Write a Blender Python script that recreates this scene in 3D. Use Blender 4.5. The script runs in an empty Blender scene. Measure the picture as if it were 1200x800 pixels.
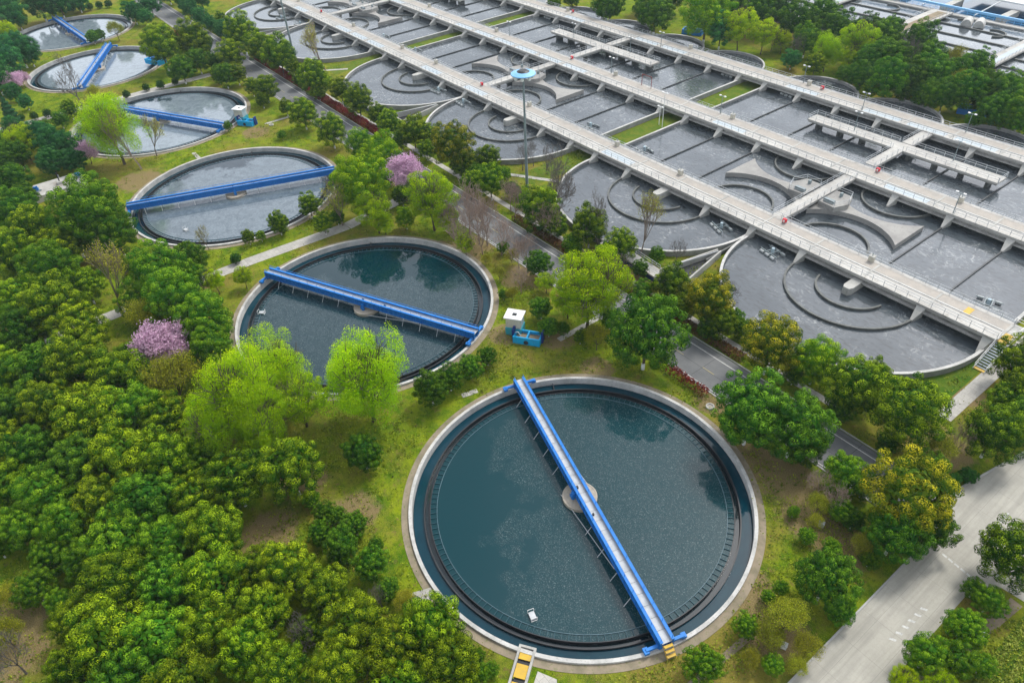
import bpy, math, random
import numpy as np
from mathutils import Vector, Matrix
from mathutils.geometry import tessellate_polygon
PI = math.pi
S = bpy.context.scene
COL = S.collection
# ---------------------------------------------------------------- camera
cd = bpy.data.cameras.new('camera'); cam = bpy.data.objects.new('camera', cd); COL.objects.link(cam)
cam.matrix_world = Matrix([[0.612855, -0.488729, 0.620929, 42.134421], [0.788916, 0.423129, -0.445616, -39.533286], [-0.044948, 0.762958, 0.644883, 74.877379], [0.0, 0.0, 0.0, 1.0]])
cd.sensor_fit = 'HORIZONTAL'; cd.sensor_width = 36.0; cd.lens = 25.147
cd.clip_start = 0.5; cd.clip_end = 5000
S.camera = cam
# ---------------------------------------------------------------- light
SUN_DIR = Vector((-.16, .98, 1.42)).normalized()
w = bpy.data.worlds.new('World'); S.world = w; w.use_nodes = True
nt = w.node_tree; nt.nodes.clear()
sky = nt.nodes.new('ShaderNodeTexSky'); sky.sky_type = 'NISHITA'; sky.sun_disc = False
sky.sun_elevation = math.asin(SUN_DIR.z); sky.sun_rotation = math.atan2(SUN_DIR.x, SUN_DIR.y)
sky.air_density = 1.0; sky.dust_density = 1.6; sky.ozone_density = 1.0
hs = nt.nodes.new('ShaderNodeHueSaturation'); hs.inputs['Saturation'].default_value = 0.32
hs.inputs['Value'].default_value = 1.3
# bright overcast layer with soft cloud banks
tc = nt.nodes.new('ShaderNodeTexCoord'); cn = nt.nodes.new('ShaderNodeTexNoise')
cn.inputs['Scale'].default_value = 2.6; cn.inputs['Detail'].default_value = 5
cr = nt.nodes.new('ShaderNodeMapRange'); cr.inputs['From Min'].default_value = .35; cr.inputs['From Max'].default_value = .68
cr.inputs['To Min'].default_value = .75; cr.inputs['To Max'].default_value = 1.3
mlt = nt.nodes.new('ShaderNodeVectorMath'); mlt.operation = 'SCALE'
bg = nt.nodes.new('ShaderNodeBackground'); bg.inputs['Strength'].default_value = 0.15
wo = nt.nodes.new('ShaderNodeOutputWorld')
nt.links.new(sky.outputs[0], hs.inputs['Color']); nt.links.new(tc.outputs['Generated'], cn.inputs['Vector'])
nt.links.new(cn.outputs['Fac'], cr.inputs['Value']); nt.links.new(hs.outputs[0], mlt.inputs[0])
nt.links.new(cr.outputs[0], mlt.inputs['Scale'])
nt.links.new(mlt.outputs[0], bg.inputs['Color']); nt.links.new(bg.outputs[0], wo.inputs[0])
sl = bpy.data.lights.new('sun', 'SUN'); sl.energy = 1.5; sl.angle = math.radians(11); sl.color = (1, .97, .91)
so = bpy.data.objects.new('sun', sl); COL.objects.link(so)
so.rotation_euler = SUN_DIR.to_track_quat('Z', 'Y').to_euler(); so.location = (0, 0, 200)
S.view_settings.view_transform = 'Standard'; S.view_settings.look = 'None'
S.view_settings.exposure = 0.66; S.view_settings.gamma = 1.0
S.cycles.max_bounces = 6; S.cycles.diffuse_bounces = 2; S.cycles.transparent_max_bounces = 4
S.cycles.volume_bounces = 0
# ---------------------------------------------------------------- helpers
def tag(o, label=None, cat=None, group=None, kind=None):
    if label: o['label'] = label
    if cat: o['category'] = cat
    if group: o['group'] = group
    if kind: o['kind'] = kind
    return o
def empty(name, loc=(0, 0, 0), rz=0, label=None, cat=None, group=None):
    o = bpy.data.objects.new(name, None); COL.objects.link(o)
    o.location = loc; o.rotation_euler = (0, 0, rz); o.empty_display_size = .5
    return tag(o, label, cat, group)
class MB:
    def __init__(s): s.v = []; s.f = []; s.m = []
    def add(s, vs, fs):
        n = len(s.v); s.v += [tuple(v) for v in vs]; s.f += [tuple(i + n for i in f) for f in fs]; return s
    def box(s, x0, y0, z0, x1, y1, z1):
        return s.add([(x0,y0,z0),(x1,y0,z0),(x1,y1,z0),(x0,y1,z0),(x0,y0,z1),(x1,y0,z1),(x1,y1,z1),(x0,y1,z1)],
                     [(3,2,1,0),(4,5,6,7),(0,1,5,4),(1,2,6,5),(2,3,7,6),(3,0,4,7)])
    def beam(s, p, q, w, h):     # box from p to q, width w (horizontal), height h, p and q at its bottom centre
        p = Vector(p); q = Vector(q); d = (q - p); hd = Vector((d.x, d.y, 0))
        n = Vector((-hd.y, hd.x, 0)).normalized() * (w / 2) if hd.length > 1e-6 else Vector((w/2, 0, 0))
        u = Vector((0, 0, h))
        return s.add([p-n, q-n, q+n, p+n, p-n+u, q-n+u, q+n+u, p+n+u],
                     [(3,2,1,0),(4,5,6,7),(0,1,5,4),(1,2,6,5),(2,3,7,6),(3,0,4,7)])
    def prism(s, poly, z0, z1):
        n = len(poly)
        a = sum(poly[i][0]*poly[(i+1)%n][1]-poly[(i+1)%n][0]*poly[i][1] for i in range(n))
        if a < 0: poly = poly[::-1]
        vs = [(x, y, z0) for x, y in poly] + [(x, y, z1) for x, y in poly]
        fs = [tuple(range(n-1, -1, -1)), tuple(range(n, 2*n))] + [(i, (i+1)%n, (i+1)%n+n, i+n) for i in range(n)]
        return s.add(vs, fs)
    def ring(s, cx, cy, r0, r1, z0, z1, a0=0, a1=2*PI, n=96):
        full = abs(a1 - a0 - 2*PI) < 1e-6; k = n if full else n + 1; vs = []
        for i in range(k):
            a = a0 + (a1 - a0) * i / n; c, d = math.cos(a), math.sin(a)
            vs += [(cx+r0*c, cy+r0*d, z0), (cx+r1*c, cy+r1*d, z0), (cx+r1*c, cy+r1*d, z1), (cx+r0*c, cy+r0*d, z1)]
        fs = []
        for i in range(n):
            a, b = 4*i, 4*((i+1) % k)
            for j in range(4): fs.append((a+j, a+(j+1)%4, b+(j+1)%4, b+j)[::-1])
        if not full: fs += [(0,1,2,3), tuple(4*n+j for j in (3,2,1,0))]
        return s.add(vs, fs)
    def disc(s, cx, cy, r, z, a0=0, a1=2*PI, n=96):
        vs = [(cx+r*math.cos(a0+(a1-a0)*i/n), cy+r*math.sin(a0+(a1-a0)*i/n), z) for i in range(n if a1-a0 > 6.28 else n+1)]
        return s.add(vs, [tuple(range(len(vs)))])
    def tube(s, p, q, r0, r1=None, n=6):
        r1 = r0 if r1 is None else r1
        p = Vector(p); q = Vector(q); d = (q-p).normalized()
        a = d.orthogonal().normalized(); b = d.cross(a); vs = []
        for i in range(n):
            t = 2*PI*i/n; o = a*math.cos(t)+b*math.sin(t); vs += [p+o*r0, q+o*r1]
        fs = [(2*i, 2*((i+1)%n), 2*((i+1)%n)+1, 2*i+1) for i in range(n)]
        fs += [tuple(2*i for i in range(n))[::-1], tuple(2*i+1 for i in range(n))]
        return s.add(vs, fs)
    def build(s, name, mat, parent=None, smooth=False, world=False, bevel=0):
        me = bpy.data.meshes.new(name); vs = s.v
        if parent is not None and world:
            L = parent.location; vs = [(x-L.x, y-L.y, z-L.z) for x, y, z in vs]
        me.from_pydata(vs, [], s.f); me.validate(); me.materials.append(mat)
        if smooth: me.polygons.foreach_set('use_smooth', [True]*len(me.polygons))
        o = bpy.data.objects.new(name, me); COL.objects.link(o); o.parent = parent
        if bevel:
            b = o.modifiers.new('bevel', 'BEVEL'); b.width = bevel; b.segments = 1; b.limit_method = 'ANGLE'
        return o
def box(name, mat, parent, b, world=False, bevel=0): return MB().box(*b).build(name, mat, parent, world=world, bevel=bevel)
def copy_tree(o, parent=None):
    c = o.copy(); COL.objects.link(c); c.parent = parent
    for ch in list(o.children): copy_tree(ch, c)
    return c
# ---------------------------------------------------------------- materials
def new_mat(name):
    m = bpy.data.materials.new(name); m.use_nodes = True
    return m, m.node_tree, m.node_tree.nodes['Principled BSDF']
def N(nt, t, **kw):
    n = nt.nodes.new(t)
    for k, v in kw.items():
        if k in n.inputs: n.inputs[k].default_value = v
        else: setattr(n, k, v)
    return n
def noise(nt, scale, detail=4, rough=.6, vec=None, coord='Object', stretch=None):
    n = N(nt, 'ShaderNodeTexNoise'); n.inputs['Scale'].default_value = scale
    n.inputs['Detail'].default_value = detail; n.inputs['Roughness'].default_value = rough
    tc = N(nt, 'ShaderNodeTexCoord'); out = tc.outputs[coord]
    if coord == 'World': pass
    if stretch:
        mp = N(nt, 'ShaderNodeMapping'); mp.inputs['Scale'].default_value = stretch
        nt.links.new(out, mp.inputs[0]); out = mp.outputs[0]
    nt.links.new(out, n.inputs['Vector']); return n
def wnoise(nt, scale, detail=4, rough=.6, stretch=(1,1,1)):   # noise on world position
    n = N(nt, 'ShaderNodeTexNoise'); n.inputs['Scale'].default_value = scale
    n.inputs['Detail'].default_value = detail; n.inputs['Roughness'].default_value = rough
    g = N(nt, 'ShaderNodeNewGeometry'); mp = N(nt, 'ShaderNodeMapping'); mp.inputs['Scale'].default_value = stretch
    nt.links.new(g.outputs['Position'], mp.inputs[0]); nt.links.new(mp.outputs[0], n.inputs['Vector']); return n
def mrange(nt, src, a, b, c=0., d=1.):
    m = N(nt, 'ShaderNodeMapRange'); m.inputs['From Min'].default_value = a; m.inputs['From Max'].default_value = b
    m.inputs['To Min'].default_value = c; m.inputs['To Max'].default_value = d
    nt.links.new(src, m.inputs['Value']); return m.outputs[0]
def mix(nt, fac, a, b):
    m = N(nt, 'ShaderNodeMix', data_type='RGBA')
    if isinstance(fac, (int, float)): m.inputs[0].default_value = fac
    else: nt.links.new(fac, m.inputs[0])
    for i, c in ((6, a), (7, b)):
        if isinstance(c, tuple): m.inputs[i].default_value = (*c, 1)
        else: nt.links.new(c, m.inputs[i])
    return m.outputs[2]
def bump(nt, bsdf, src, strength, dist=.05):
    b = N(nt, 'ShaderNodeBump'); b.inputs['Strength'].default_value = strength; b.inputs['Distance'].default_value = dist
    nt.links.new(src, b.inputs['Height']); nt.links.new(b.outputs[0], bsdf.inputs['Normal'])
def stained(name, c1, c2, c3=None, s1=.35, s2=3., rough=.75, spec=.3, stretch=(1,1,1), metallic=0):
    m, nt, b = new_mat(name)
    n1 = wnoise(nt, s1, 5, .65, stretch); n2 = wnoise(nt, s2, 4, .7)
    col = mix(nt, mrange(nt, n1.outputs['Fac'], .38, .64), c1, c2)
    if c3: col = mix(nt, mrange(nt, n2.outputs['Fac'], .55, .75), col, c3)
    nt.links.new(col, b.inputs['Base Color']); b.inputs['Roughness'].default_value = rough
    b.inputs['Specular IOR Level'].default_value = spec; b.inputs['Metallic'].default_value = metallic
    return m
M = {}
M['rim'] = stained('pale_rim_concrete', (.54,.53,.50), (.38,.375,.35), (.27,.265,.235), .5, 4)
M['concrete'] = stained('weathered_concrete', (.46,.45,.41), (.33,.325,.30), (.24,.235,.21), .3, 3)
M['wall'] = stained('basin_wall_concrete', (.30,.30,.285), (.20,.20,.19), (.13,.13,.115), .4, 3)
M['lane'] = stained('wet_dark_wall', (.055,.06,.062), (.03,.034,.036), (.11,.11,.10), .5, 5, .5)
M['guide'] = stained('guide_wall_concrete', (.13,.135,.125), (.07,.075,.07), (.2,.2,.18), .6, 5, .6)
M['deck'] = stained('deck_concrete', (.50,.485,.445), (.38,.365,.335), (.23,.205,.165), .22, 1.6)
M['deck_brown'] = stained('deck_paving', (.40,.36,.31), (.33,.305,.27), (.50,.47,.42), .6, 3)
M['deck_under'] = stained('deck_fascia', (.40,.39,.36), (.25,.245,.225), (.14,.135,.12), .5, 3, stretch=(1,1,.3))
M['dark'] = stained('dark_steel', (.02,.022,.026), (.035,.037,.04), None, 1, 3, .45)
M['blue'] = stained('blue_paint', (.008,.16,.52), (.014,.19,.56), (.07,.19,.36), .7, 4, .5, .3)
M['walkplate'] = stained('walkway_plate', (.48,.50,.51), (.38,.40,.41), (.55,.56,.56), .9, 4, .5)
M['yellow'] = stained('yellow_paint', (.60,.38,.03), (.48,.31,.05), None, 1, 3, .5)
M['white'] = stained('white_paint', (.80,.80,.78), (.68,.68,.66), None, 1, 3, .5)
M['rail'] = stained('rail_metal', (.50,.52,.53), (.38,.40,.41), None, 1, 3, .4)
M['red'] = stained('red_paint', (.62,.015,.03), (.5,.012,.025), None, 1, 3, .4)
M['cyan'] = stained('cyan_paint', (.005,.36,.68), (.01,.30,.60), (.02,.22,.42), .8, 4, .5)
M['teal'] = stained('teal_paint', (.03,.36,.46), (.05,.30,.38), None, .8, 4, .5)
M['navy'] = stained('navy_paint', (.01,.03,.16), (.015,.04,.2), None, .8, 4, .5)
M['cream'] = stained('cream_plaster', (.58,.54,.44), (.46,.44,.37), (.36,.35,.30), .8, 4)
M['bluegrey'] = stained('blue_grey_panel', (.40,.50,.54), (.34,.43,.47), None, .8, 4)
M['lampblue'] = stained('lamp_head_blue', (.22,.50,.80), (.2,.45,.72), None, .8, 4, .4)
M['galv'] = stained('galvanised_steel', (.20,.25,.26), (.15,.19,.2), None, .8, 4, .45, .5)
M['bark'] = stained('bark', (.11,.085,.06), (.07,.055,.04), None, 2, 8, .9)
M['bark_grey'] = stained('grey_twigs', (.15,.13,.115), (.09,.08,.07), None, 2, 8, .9)
M['bark_pale'] = stained('pale_twigs', (.26,.205,.17), (.18,.14,.115), None, 2, 8, .9)
M['soil'] = stained('soil_path', (.30,.235,.165), (.20,.165,.11), (.16,.19,.05), .5, 3, .95)
M['redhedge'] = stained('red_leaves', (.17,.025,.02), (.09,.03,.015), (.06,.08,.02), 1.2, 6, .8)
M['tick'] = stained('weir_brackets', (.02,.08,.10), (.015,.06,.08), None, 1, 5, .5)
M['scumboard'] = stained('scum_board', (.10,.17,.20), (.06,.12,.14), None, 1, 5, .5)
M['pontoon'] = stained('pontoon_grey', (.42,.44,.43), (.28,.3,.3), (.15,.16,.16), 1, 5, .6)
M['hallblue'] = stained('dark_blue_water', (.004,.05,.13), (.008,.08,.17), (.03,.16,.27), .2, 1.2, .1)
M['tarp'] = stained('pale_blue_panels', (.38,.45,.49), (.45,.49,.50), (.52,.54,.53), .5, 3, .6)

M['island'] = stained('island_concrete', (.33,.32,.295), (.25,.24,.225), (.17,.16,.145), .3, 2)
def paver_mat(name, c1, c2, c3, joint, bw, bh):
    m, nt, b = new_mat(name)
    g = N(nt, 'ShaderNodeNewGeometry'); br = N(nt, 'ShaderNodeTexBrick')
    nt.links.new(g.outputs['Position'], br.inputs['Vector'])
    br.inputs['Scale'].default_value = 1; br.inputs['Brick Width'].default_value = bw; br.inputs['Row Height'].default_value = bh
    br.inputs['Mortar Size'].default_value = joint; br.inputs['Color1'].default_value = (*c1, 1); br.inputs['Color2'].default_value = (*c2, 1)
    br.inputs['Mortar'].default_value = (*c3, 1)
    n = wnoise(nt, .5, 6, .7); n2 = wnoise(nt, 5, 4, .7)
    col = mix(nt, mrange(nt, n.outputs['Fac'], .4, .7, 0, .75), br.outputs['Color'], tuple(.6*x for x in c2))
    col = mix(nt, mrange(nt, n2.outputs['Fac'], .5, .75, 0, .4), col, tuple(1.15*x for x in c1))
    nt.links.new(col, b.inputs['Base Color']); b.inputs['Roughness'].default_value = .85
    return m
M['apron'] = stained('apron_concrete', (.30,.245,.175), (.19,.165,.11), (.13,.16,.04), .45, 2.2, .95)
M['slab'] = paver_mat('path_slabs', (.46,.44,.39), (.40,.38,.34), (.25,.24,.2), .02, 1.2, .8)

SOIL = [(-42.63, 24.99, 4.5), (-57.67, 25.32, 4), (-45.4, 32.35, 4), (-32.25, 12.21, 3), (-25.31, 18.23, 3), (-16.19, 18.17, 3), (-0.26, 26.03, 3), (10.46, 21.36, 4), (15.67, 22.05, 4.5), (25.23, 18.64, 4), (20.14, 20.15, 4.5), (12.83, 49.65, 4), (24.74, 41.79, 4.5), (22.53, 54.11, 2.5), (-27.94, 41.6, 4), (-25.94, -26.6, 4), (-41.31, -22.19, 4), (-103.54, -10.83, 4), (-132.17, -17.74, 6), (-16.48, -23.9, 3.5), (-139.27, 13.41, 4), (26.43, 4.14, 4), (22.1, 6.08, 3), (-20.51, -33.81, 4), (-55.65, 20.86, 4), (-39.02, 39.49, 3), (-28.88, -61.19, 5), (-24.11, -63.28, 5), (-60.88, 19.46, 3), (-81.13, -20.59, 3)]
def ground_mat():
    m, nt, b = new_mat('grass_ground')
    a = wnoise(nt, .06, 6, .68); a2 = wnoise(nt, .35, 5, .7); a3 = wnoise(nt, 2.2, 4, .75); a4 = wnoise(nt, 9, 3, .7)
    c = mix(nt, mrange(nt, a2.outputs['Fac'], .38, .62), (.055,.130,.005), (.20,.255,.010))
    c = mix(nt, mrange(nt, a.outputs['Fac'], .47, .62, 0, .85), c, (.22,.165,.040))
    c = mix(nt, mrange(nt, a3.outputs['Fac'], .52, .68, 0, .85), c, (.040,.080,.008))
    c = mix(nt, mrange(nt, a4.outputs['Fac'], .55, .70, 0, .75), c, (.38,.40,.05))
    a5 = wnoise(nt, .8, 6, .8); c = mix(nt, mrange(nt, a5.outputs['Fac'], .56, .62, 0, .7), c, (.17,.115,.05))
    # worn soil and dry grass where people walk and under the bare trees
    geo = N(nt, 'ShaderNodeNewGeometry'); best = None
    for (sx, sy, sr) in SOIL:
        d = N(nt, 'ShaderNodeVectorMath', operation='DISTANCE'); nt.links.new(geo.outputs['Position'], d.inputs[0]); d.inputs[1].default_value = (sx, sy, 0)
        o = mrange(nt, d.outputs['Value'], 0, sr*1.35, 1, 0)
        if best is None: best = o
        else:
            mx = N(nt, 'ShaderNodeMath', operation='MAXIMUM'); nt.links.new(best, mx.inputs[0]); nt.links.new(o, mx.inputs[1]); best = mx.outputs[0]
    nz = wnoise(nt, .45, 8, .75); ad = N(nt, 'ShaderNodeMath', operation='ADD'); nt.links.new(best, ad.inputs[0]); nt.links.new(nz.outputs['Fac'], ad.inputs[1])
    dirt = mix(nt, mrange(nt, a4.outputs['Fac'], .35, .65), (.13,.085,.04), (.31,.235,.12))
    c = mix(nt, mrange(nt, ad.outputs[0], .74, .95, 0, .88), c, dirt)
    nt.links.new(c, b.inputs['Base Color']); b.inputs['Roughness'].default_value = .95
    b.inputs['Specular IOR Level'].default_value = .03
    bump(nt, b, a4.outputs['Fac'], .8, .12)
    return m
M['ground'] = ground_mat()
def lush_mat(name, c1, c2, c3, st=(1,1,1)):
    m, nt, b = new_mat(name)
    a2 = wnoise(nt, .5, 5, .7); a3 = wnoise(nt, 4, 4, .75, st)
    c = mix(nt, mrange(nt, a2.outputs['Fac'], .38, .62), c1, c2)
    c = mix(nt, mrange(nt, a3.outputs['Fac'], .52, .68, 0, .9), c, c3)
    nt.links.new(c, b.inputs['Base Color']); b.inputs['Roughness'].default_value = .95
    b.inputs['Specular IOR Level'].default_value = .1
    bump(nt, b, a3.outputs['Fac'], .8, .12); return m
M['lush'] = lush_mat('lush_grass', (.05,.12,.008), (.11,.155,.014), (.025,.07,.008))
M['strip'] = lush_mat('strip_grass', (.07,.14,.010), (.15,.17,.02), (.03,.08,.01))
def asphalt_mat():
    m, nt, b = new_mat('asphalt')
    a = wnoise(nt, .25, 5, .7); a3 = wnoise(nt, 6, 4, .8)
    g = N(nt, 'ShaderNodeNewGeometry'); br = N(nt, 'ShaderNodeTexBrick'); nt.links.new(g.outputs['Position'], br.inputs['Vector'])
    br.inputs['Scale'].default_value = 1; br.inputs['Brick Width'].default_value = 6; br.inputs['Row Height'].default_value = 3.8
    br.inputs['Mortar Size'].default_value = .03; br.offset = 0
    c = mix(nt, mrange(nt, a.outputs['Fac'], .35, .65), (.115,.12,.122), (.16,.163,.162))
    c = mix(nt, mrange(nt, a3.outputs['Fac'], .5, .75, 0, .5), c, (.075,.08,.08))
    c = mix(nt, br.outputs['Fac'], c, (.04,.042,.042))
    nt.links.new(c, b.inputs['Base Color']); b.inputs['Roughness'].default_value = .8; return m
M['asphalt'] = asphalt_mat()
def croad_mat():
    m, nt, b = new_mat('concrete_road')
    a = wnoise(nt, .22, 6, .7); a3 = wnoise(nt, 3, 5, .8); st = wnoise(nt, .5, 4, .6, (2.2, .12, 1))
    g = N(nt, 'ShaderNodeNewGeometry'); br = N(nt, 'ShaderNodeTexBrick'); nt.links.new(g.outputs['Position'], br.inputs['Vector'])
    br.inputs['Scale'].default_value = 1; br.inputs['Brick Width'].default_value = 3.3; br.inputs['Row Height'].default_value = 4.5
    br.inputs['Mortar Size'].default_value = .02; br.offset = 0
    c = mix(nt, mrange(nt, a.outputs['Fac'], .35, .65), (.42,.40,.34), (.33,.315,.27))
    c = mix(nt, mrange(nt, st.outputs['Fac'], .45, .7, 0, .7), c, (.25,.24,.205))
    c = mix(nt, mrange(nt, a3.outputs['Fac'], .5, .8, 0, .5), c, (.25,.24,.2))
    jf = N(nt, 'ShaderNodeMath', operation='MULTIPLY'); nt.links.new(br.outputs['Fac'], jf.inputs[0]); jf.inputs[1].default_value = .6
    c = mix(nt, jf.outputs[0], c, (.19,.185,.165))
    nt.links.new(c, b.inputs['Base Color']); b.inputs['Roughness'].default_value = .85; return m
M['croad'] = croad_mat()
def line_mat():
    m, nt, b = new_mat('worn_line_paint'); a = wnoise(nt, 4, 5, .8)
    c = mix(nt, mrange(nt, a.outputs['Fac'], .42, .62), (.60,.60,.57), (.33,.33,.31))
    nt.links.new(c, b.inputs['Base Color']); b.inputs['Roughness'].default_value = .8; return m
M['line'] = line_mat()
M['pierhead'] = stained('pier_head_plate', (.46,.40,.31), (.34,.31,.26), (.20,.20,.19), .7, 3)

def basin_water():
    m, nt, b = new_mat('basin_water')
    a = wnoise(nt, .09, 5, .6); r = wnoise(nt, 1.3, 3, .55, (.6, 1.7, 1)); sw = wnoise(nt, .55, 6, .75)
    sw.inputs['Distortion'].default_value = 2.2
    c = mix(nt, mrange(nt, a.outputs['Fac'], .35, .65), (.050,.062,.071), (.086,.101,.112))
    c = mix(nt, mrange(nt, r.outputs['Fac'], .48, .68, 0, .7), c, (.026,.030,.032))
    foam = N(nt, 'ShaderNodeMath', operation='MULTIPLY')
    nt.links.new(mrange(nt, sw.outputs['Fac'], .53, .65, 0, .8), foam.inputs[0])
    nt.links.new(mrange(nt, a.outputs['Fac'], .44, .60), foam.inputs[1])
    c = mix(nt, foam.outputs[0], c, (.34,.35,.34))
    nt.links.new(c, b.inputs['Base Color']); b.inputs['Roughness'].default_value = .04; b.inputs['IOR'].default_value = 1.65
    bump(nt, b, r.outputs['Fac'], .20, .12); return m
M['basin_water'] = basin_water()
def tank_water(name, seed, scum, clear=(.0008,.048,.056), sc=(.030,.075,.080), ang=2.9, amount=.5, cut=-.45, ior=1.6, even=.05):
    """dark teal water; floating scum lies on it as fine grains with a clear crescent on one side"""
    m, nt, b = new_mat(name)
    tcn = N(nt, 'ShaderNodeTexCoord')
    g = noise(nt, 2.6, 8, .85); g2 = noise(nt, 6.5, 5, .9); big = noise(nt, .11, 9, .66); med = noise(nt, .35, 7, .7); med.inputs['Distortion'].default_value = 1.2
    sep = N(nt, 'ShaderNodeVectorMath', operation='DOT_PRODUCT'); nt.links.new(tcn.outputs['Object'], sep.inputs[0])
    sep.inputs[1].default_value = (math.cos(ang)/20, math.sin(ang)/20, 0)
    add = N(nt, 'ShaderNodeMath', operation='MULTIPLY_ADD'); nt.links.new(big.outputs['Fac'], add.inputs[0])
    add.inputs[1].default_value = 2.0; nt.links.new(sep.outputs['Value'], add.inputs[2])
    region = mrange(nt, add.outputs[0], .75+.5+cut, .75+.5+cut+.14, 1, 0)
    grain = mrange(nt, g.outputs['Fac'], .42, .60, even, 1)
    flecks = mrange(nt, g2.outputs['Fac'], .56, .63, 0, 1)
    f = N(nt, 'ShaderNodeMath', operation='MULTIPLY'); nt.links.new(region, f.inputs[0]); nt.links.new(grain, f.inputs[1])
    f2 = N(nt, 'ShaderNodeMath', operation='MULTIPLY'); nt.links.new(f.outputs[0], f2.inputs[0])
    nt.links.new(mrange(nt, med.outputs['Fac'], .36, .60, scum*(.35+even*.6), scum*1.2), f2.inputs[1])
    c = mix(nt, f2.outputs[0], clear, sc)
    f3 = N(nt, 'ShaderNodeMath', operation='MULTIPLY'); nt.links.new(region, f3.inputs[0]); nt.links.new(flecks, f3.inputs[1])
    f4 = N(nt, 'ShaderNodeMath', operation='MULTIPLY'); nt.links.new(f3.outputs[0], f4.inputs[0]); f4.inputs[1].default_value = .8*min(1, scum+.3)*(1-even)
    c = mix(nt, f4.outputs[0], c, (.27,.33,.32))
    nt.links.new(c, b.inputs['Base Color'])
    nt.links.new(mrange(nt, f2.outputs[0], 0, 1, .01, .10), b.inputs['Roughness']); b.inputs['IOR'].default_value = ior
    return m
M['channel_water'] = stained('channel_water', (.001,.028,.045), (.002,.036,.055), (.003,.045,.06), .3, 2, .03, .25)
M['black_water'] = stained('trough_water', (.004,.012,.016), (.006,.018,.024), None, .3, 2, .05, .5)

# ---------------------------------------------------------------- ground and roads
TANKS = [(0.0, 0.0, 22.0), (-54.13, -1.27, 22.25), (-110.99, -3.0, 22.5), (-165.78, -2.72, 22.63), (-223.77, -5.26, 20.16), (-272.58, -2.31, 20.82)]
def ground():
    outer = [(-900,-500), (700,-500), (700,900), (-900,900)]
    polys = [outer]
    for cx, cy, r in TANKS:
        polys.append([(cx+(r-.2)*math.cos(-2*PI*i/72), cy+(r-.2)*math.sin(-2*PI*i/72)) for i in range(72)])
    tris = tessellate_polygon([[Vector((x, y, 0)) for x, y in p] for p in polys])
    vs = [(x, y, 0) for p in polys for x, y in p]
    fs = []
    for t in tris:
        a, b_, c = (Vector(vs[i]) for i in t)
        fs.append(tuple(t) if (b_-a).cross(c-a).z > 0 else tuple(t)[::-1])
    m = MB(); m.add(vs, fs); return tag(m.build('ground', M['ground']), kind='structure')
ground()
def sheet(name, mat, x0, y0, x1, y1, z): return tag(MB().add([(x0,y0,z),(x1,y0,z),(x1,y1,z),(x0,y1,z)], [(0,1,2,3)]).build(name, mat), kind='structure')
def strip_path(name, mat, pts, wid, z0=-.05, z1=.05):
    m = MB()
    for p, q in zip(pts[:-1], pts[1:]): m.beam((*p, z0), (*q, z0), wid, z1-z0)
    return tag(m.build(name, mat), kind='structure')
sheet('road', M['asphalt'], -420, 27.2, 31.2, 34.9, .012)
# concrete road: joins the asphalt road at its right end
tag(MB().add([(31.2,-80,.02),(37.5,-80,.02),(37.5,24,.02),(39.5,27.5,.02),(60,29,.02),(60,44,.02),(46,46,.02),(46,110,.02),(33.5,110,.02),(32.2,50,.02),(31.0,44,.02),(29.6,36.5,.02),(27.8,35.0,.02),(27.8,27.1,.02),(29.6,26.5,.02),(31.2,24,.02)],
        [tuple(range(16))]).build('concrete_road', M['croad']), kind='structure')
m = MB()
for (x0, x1, y) in ((-420, 27.6, 27.0), (-420, 27.6, 34.98)): m.box(x0, y, -.05, x1, y+.18, .13)
m.beam((31.15,-80,-.05), (31.15,24,-.05), .2, .2).beam((31.15,24,-.05), (29.5,26.6,-.05), .2, .2).beam((29.5,26.6,-.05),(27.7,27.1,-.05), .2, .2)
m.beam((27.7,35.05,-.05), (29.6,36.6,-.05), .2, .2).beam((29.6,36.6,-.05), (31.0,44,-.05), .2, .2).beam((31.0,44,-.05),(32.2,50,-.05),.2,.2).beam((32.2,50,-.05),(33.4,110,-.05),.2,.2)
tag(m.build('kerb', M['concrete']), kind='structure')
m = MB()
def mark(x0, y0, x1, y1): m.add([(x0,y0,.022),(x1,y0,.022),(x1,y1,.022),(x0,y1,.022)], [(0,1,2,3)])
mark(-420, 33.55, 24, 33.72)
mark(-420, 27.55, 24, 27.67)
tag(m.build('road_line', M['line']), kind='structure')
m = MB(); x = -300
while x < 24: mark(x, 30.5, x+2.2, 30.62); x += 6
# lane arrow near the far bend
m.add([(-154,31.6,.022),(-149,31.6,.022),(-149,31.9,.022),(-154,31.9,.022)], [(0,1,2,3)]).add([(-149,31.2,.022),(-147,31.75,.022),(-149,32.3,.022)], [(0,1,2)])
tag(m.build('lane_marking', stained('yellow_line', (.45,.36,.12), (.3,.28,.18), None, 2, 6)), kind='structure')
m = MB()
for k in range(6): m.add([(34.9+.05*k, 12.5+1.15*k, .026), (35.5+.05*k, 12.8+1.15*k, .026), (35.5+.05*k, 13.1+1.15*k, .026), (34.9+.05*k, 12.8+1.15*k, .026)], [(0,1,2,3)])
for k in range(5): m.add([(33.2+.75*k, 26.6-.1*k, .026), (33.75+.75*k, 26.5-.1*k, .026), (33.75+.75*k, 26.75-.1*k, .026), (33.2+.75*k, 26.85-.1*k, .026)], [(0,1,2,3)])
m.add([(35.2,36,.026),(35.4,36,.026),(35.4,38.2,.026),(35.2,38.2,.026)], [(0,1,2,3)])
tag(m.build('worn_road_marking', M['line']), kind='structure')
P_ = M['slab']
strip_path('basin_path', P_, [(22.3,47.6), (22.3,118)], 2.1)
strip_path('garden_path', P_, [(-82.0,-48), (-82.0,-12), (-80.9,9), (-82.0,16.5), (-83.5,27.0)], 2.9)
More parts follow.
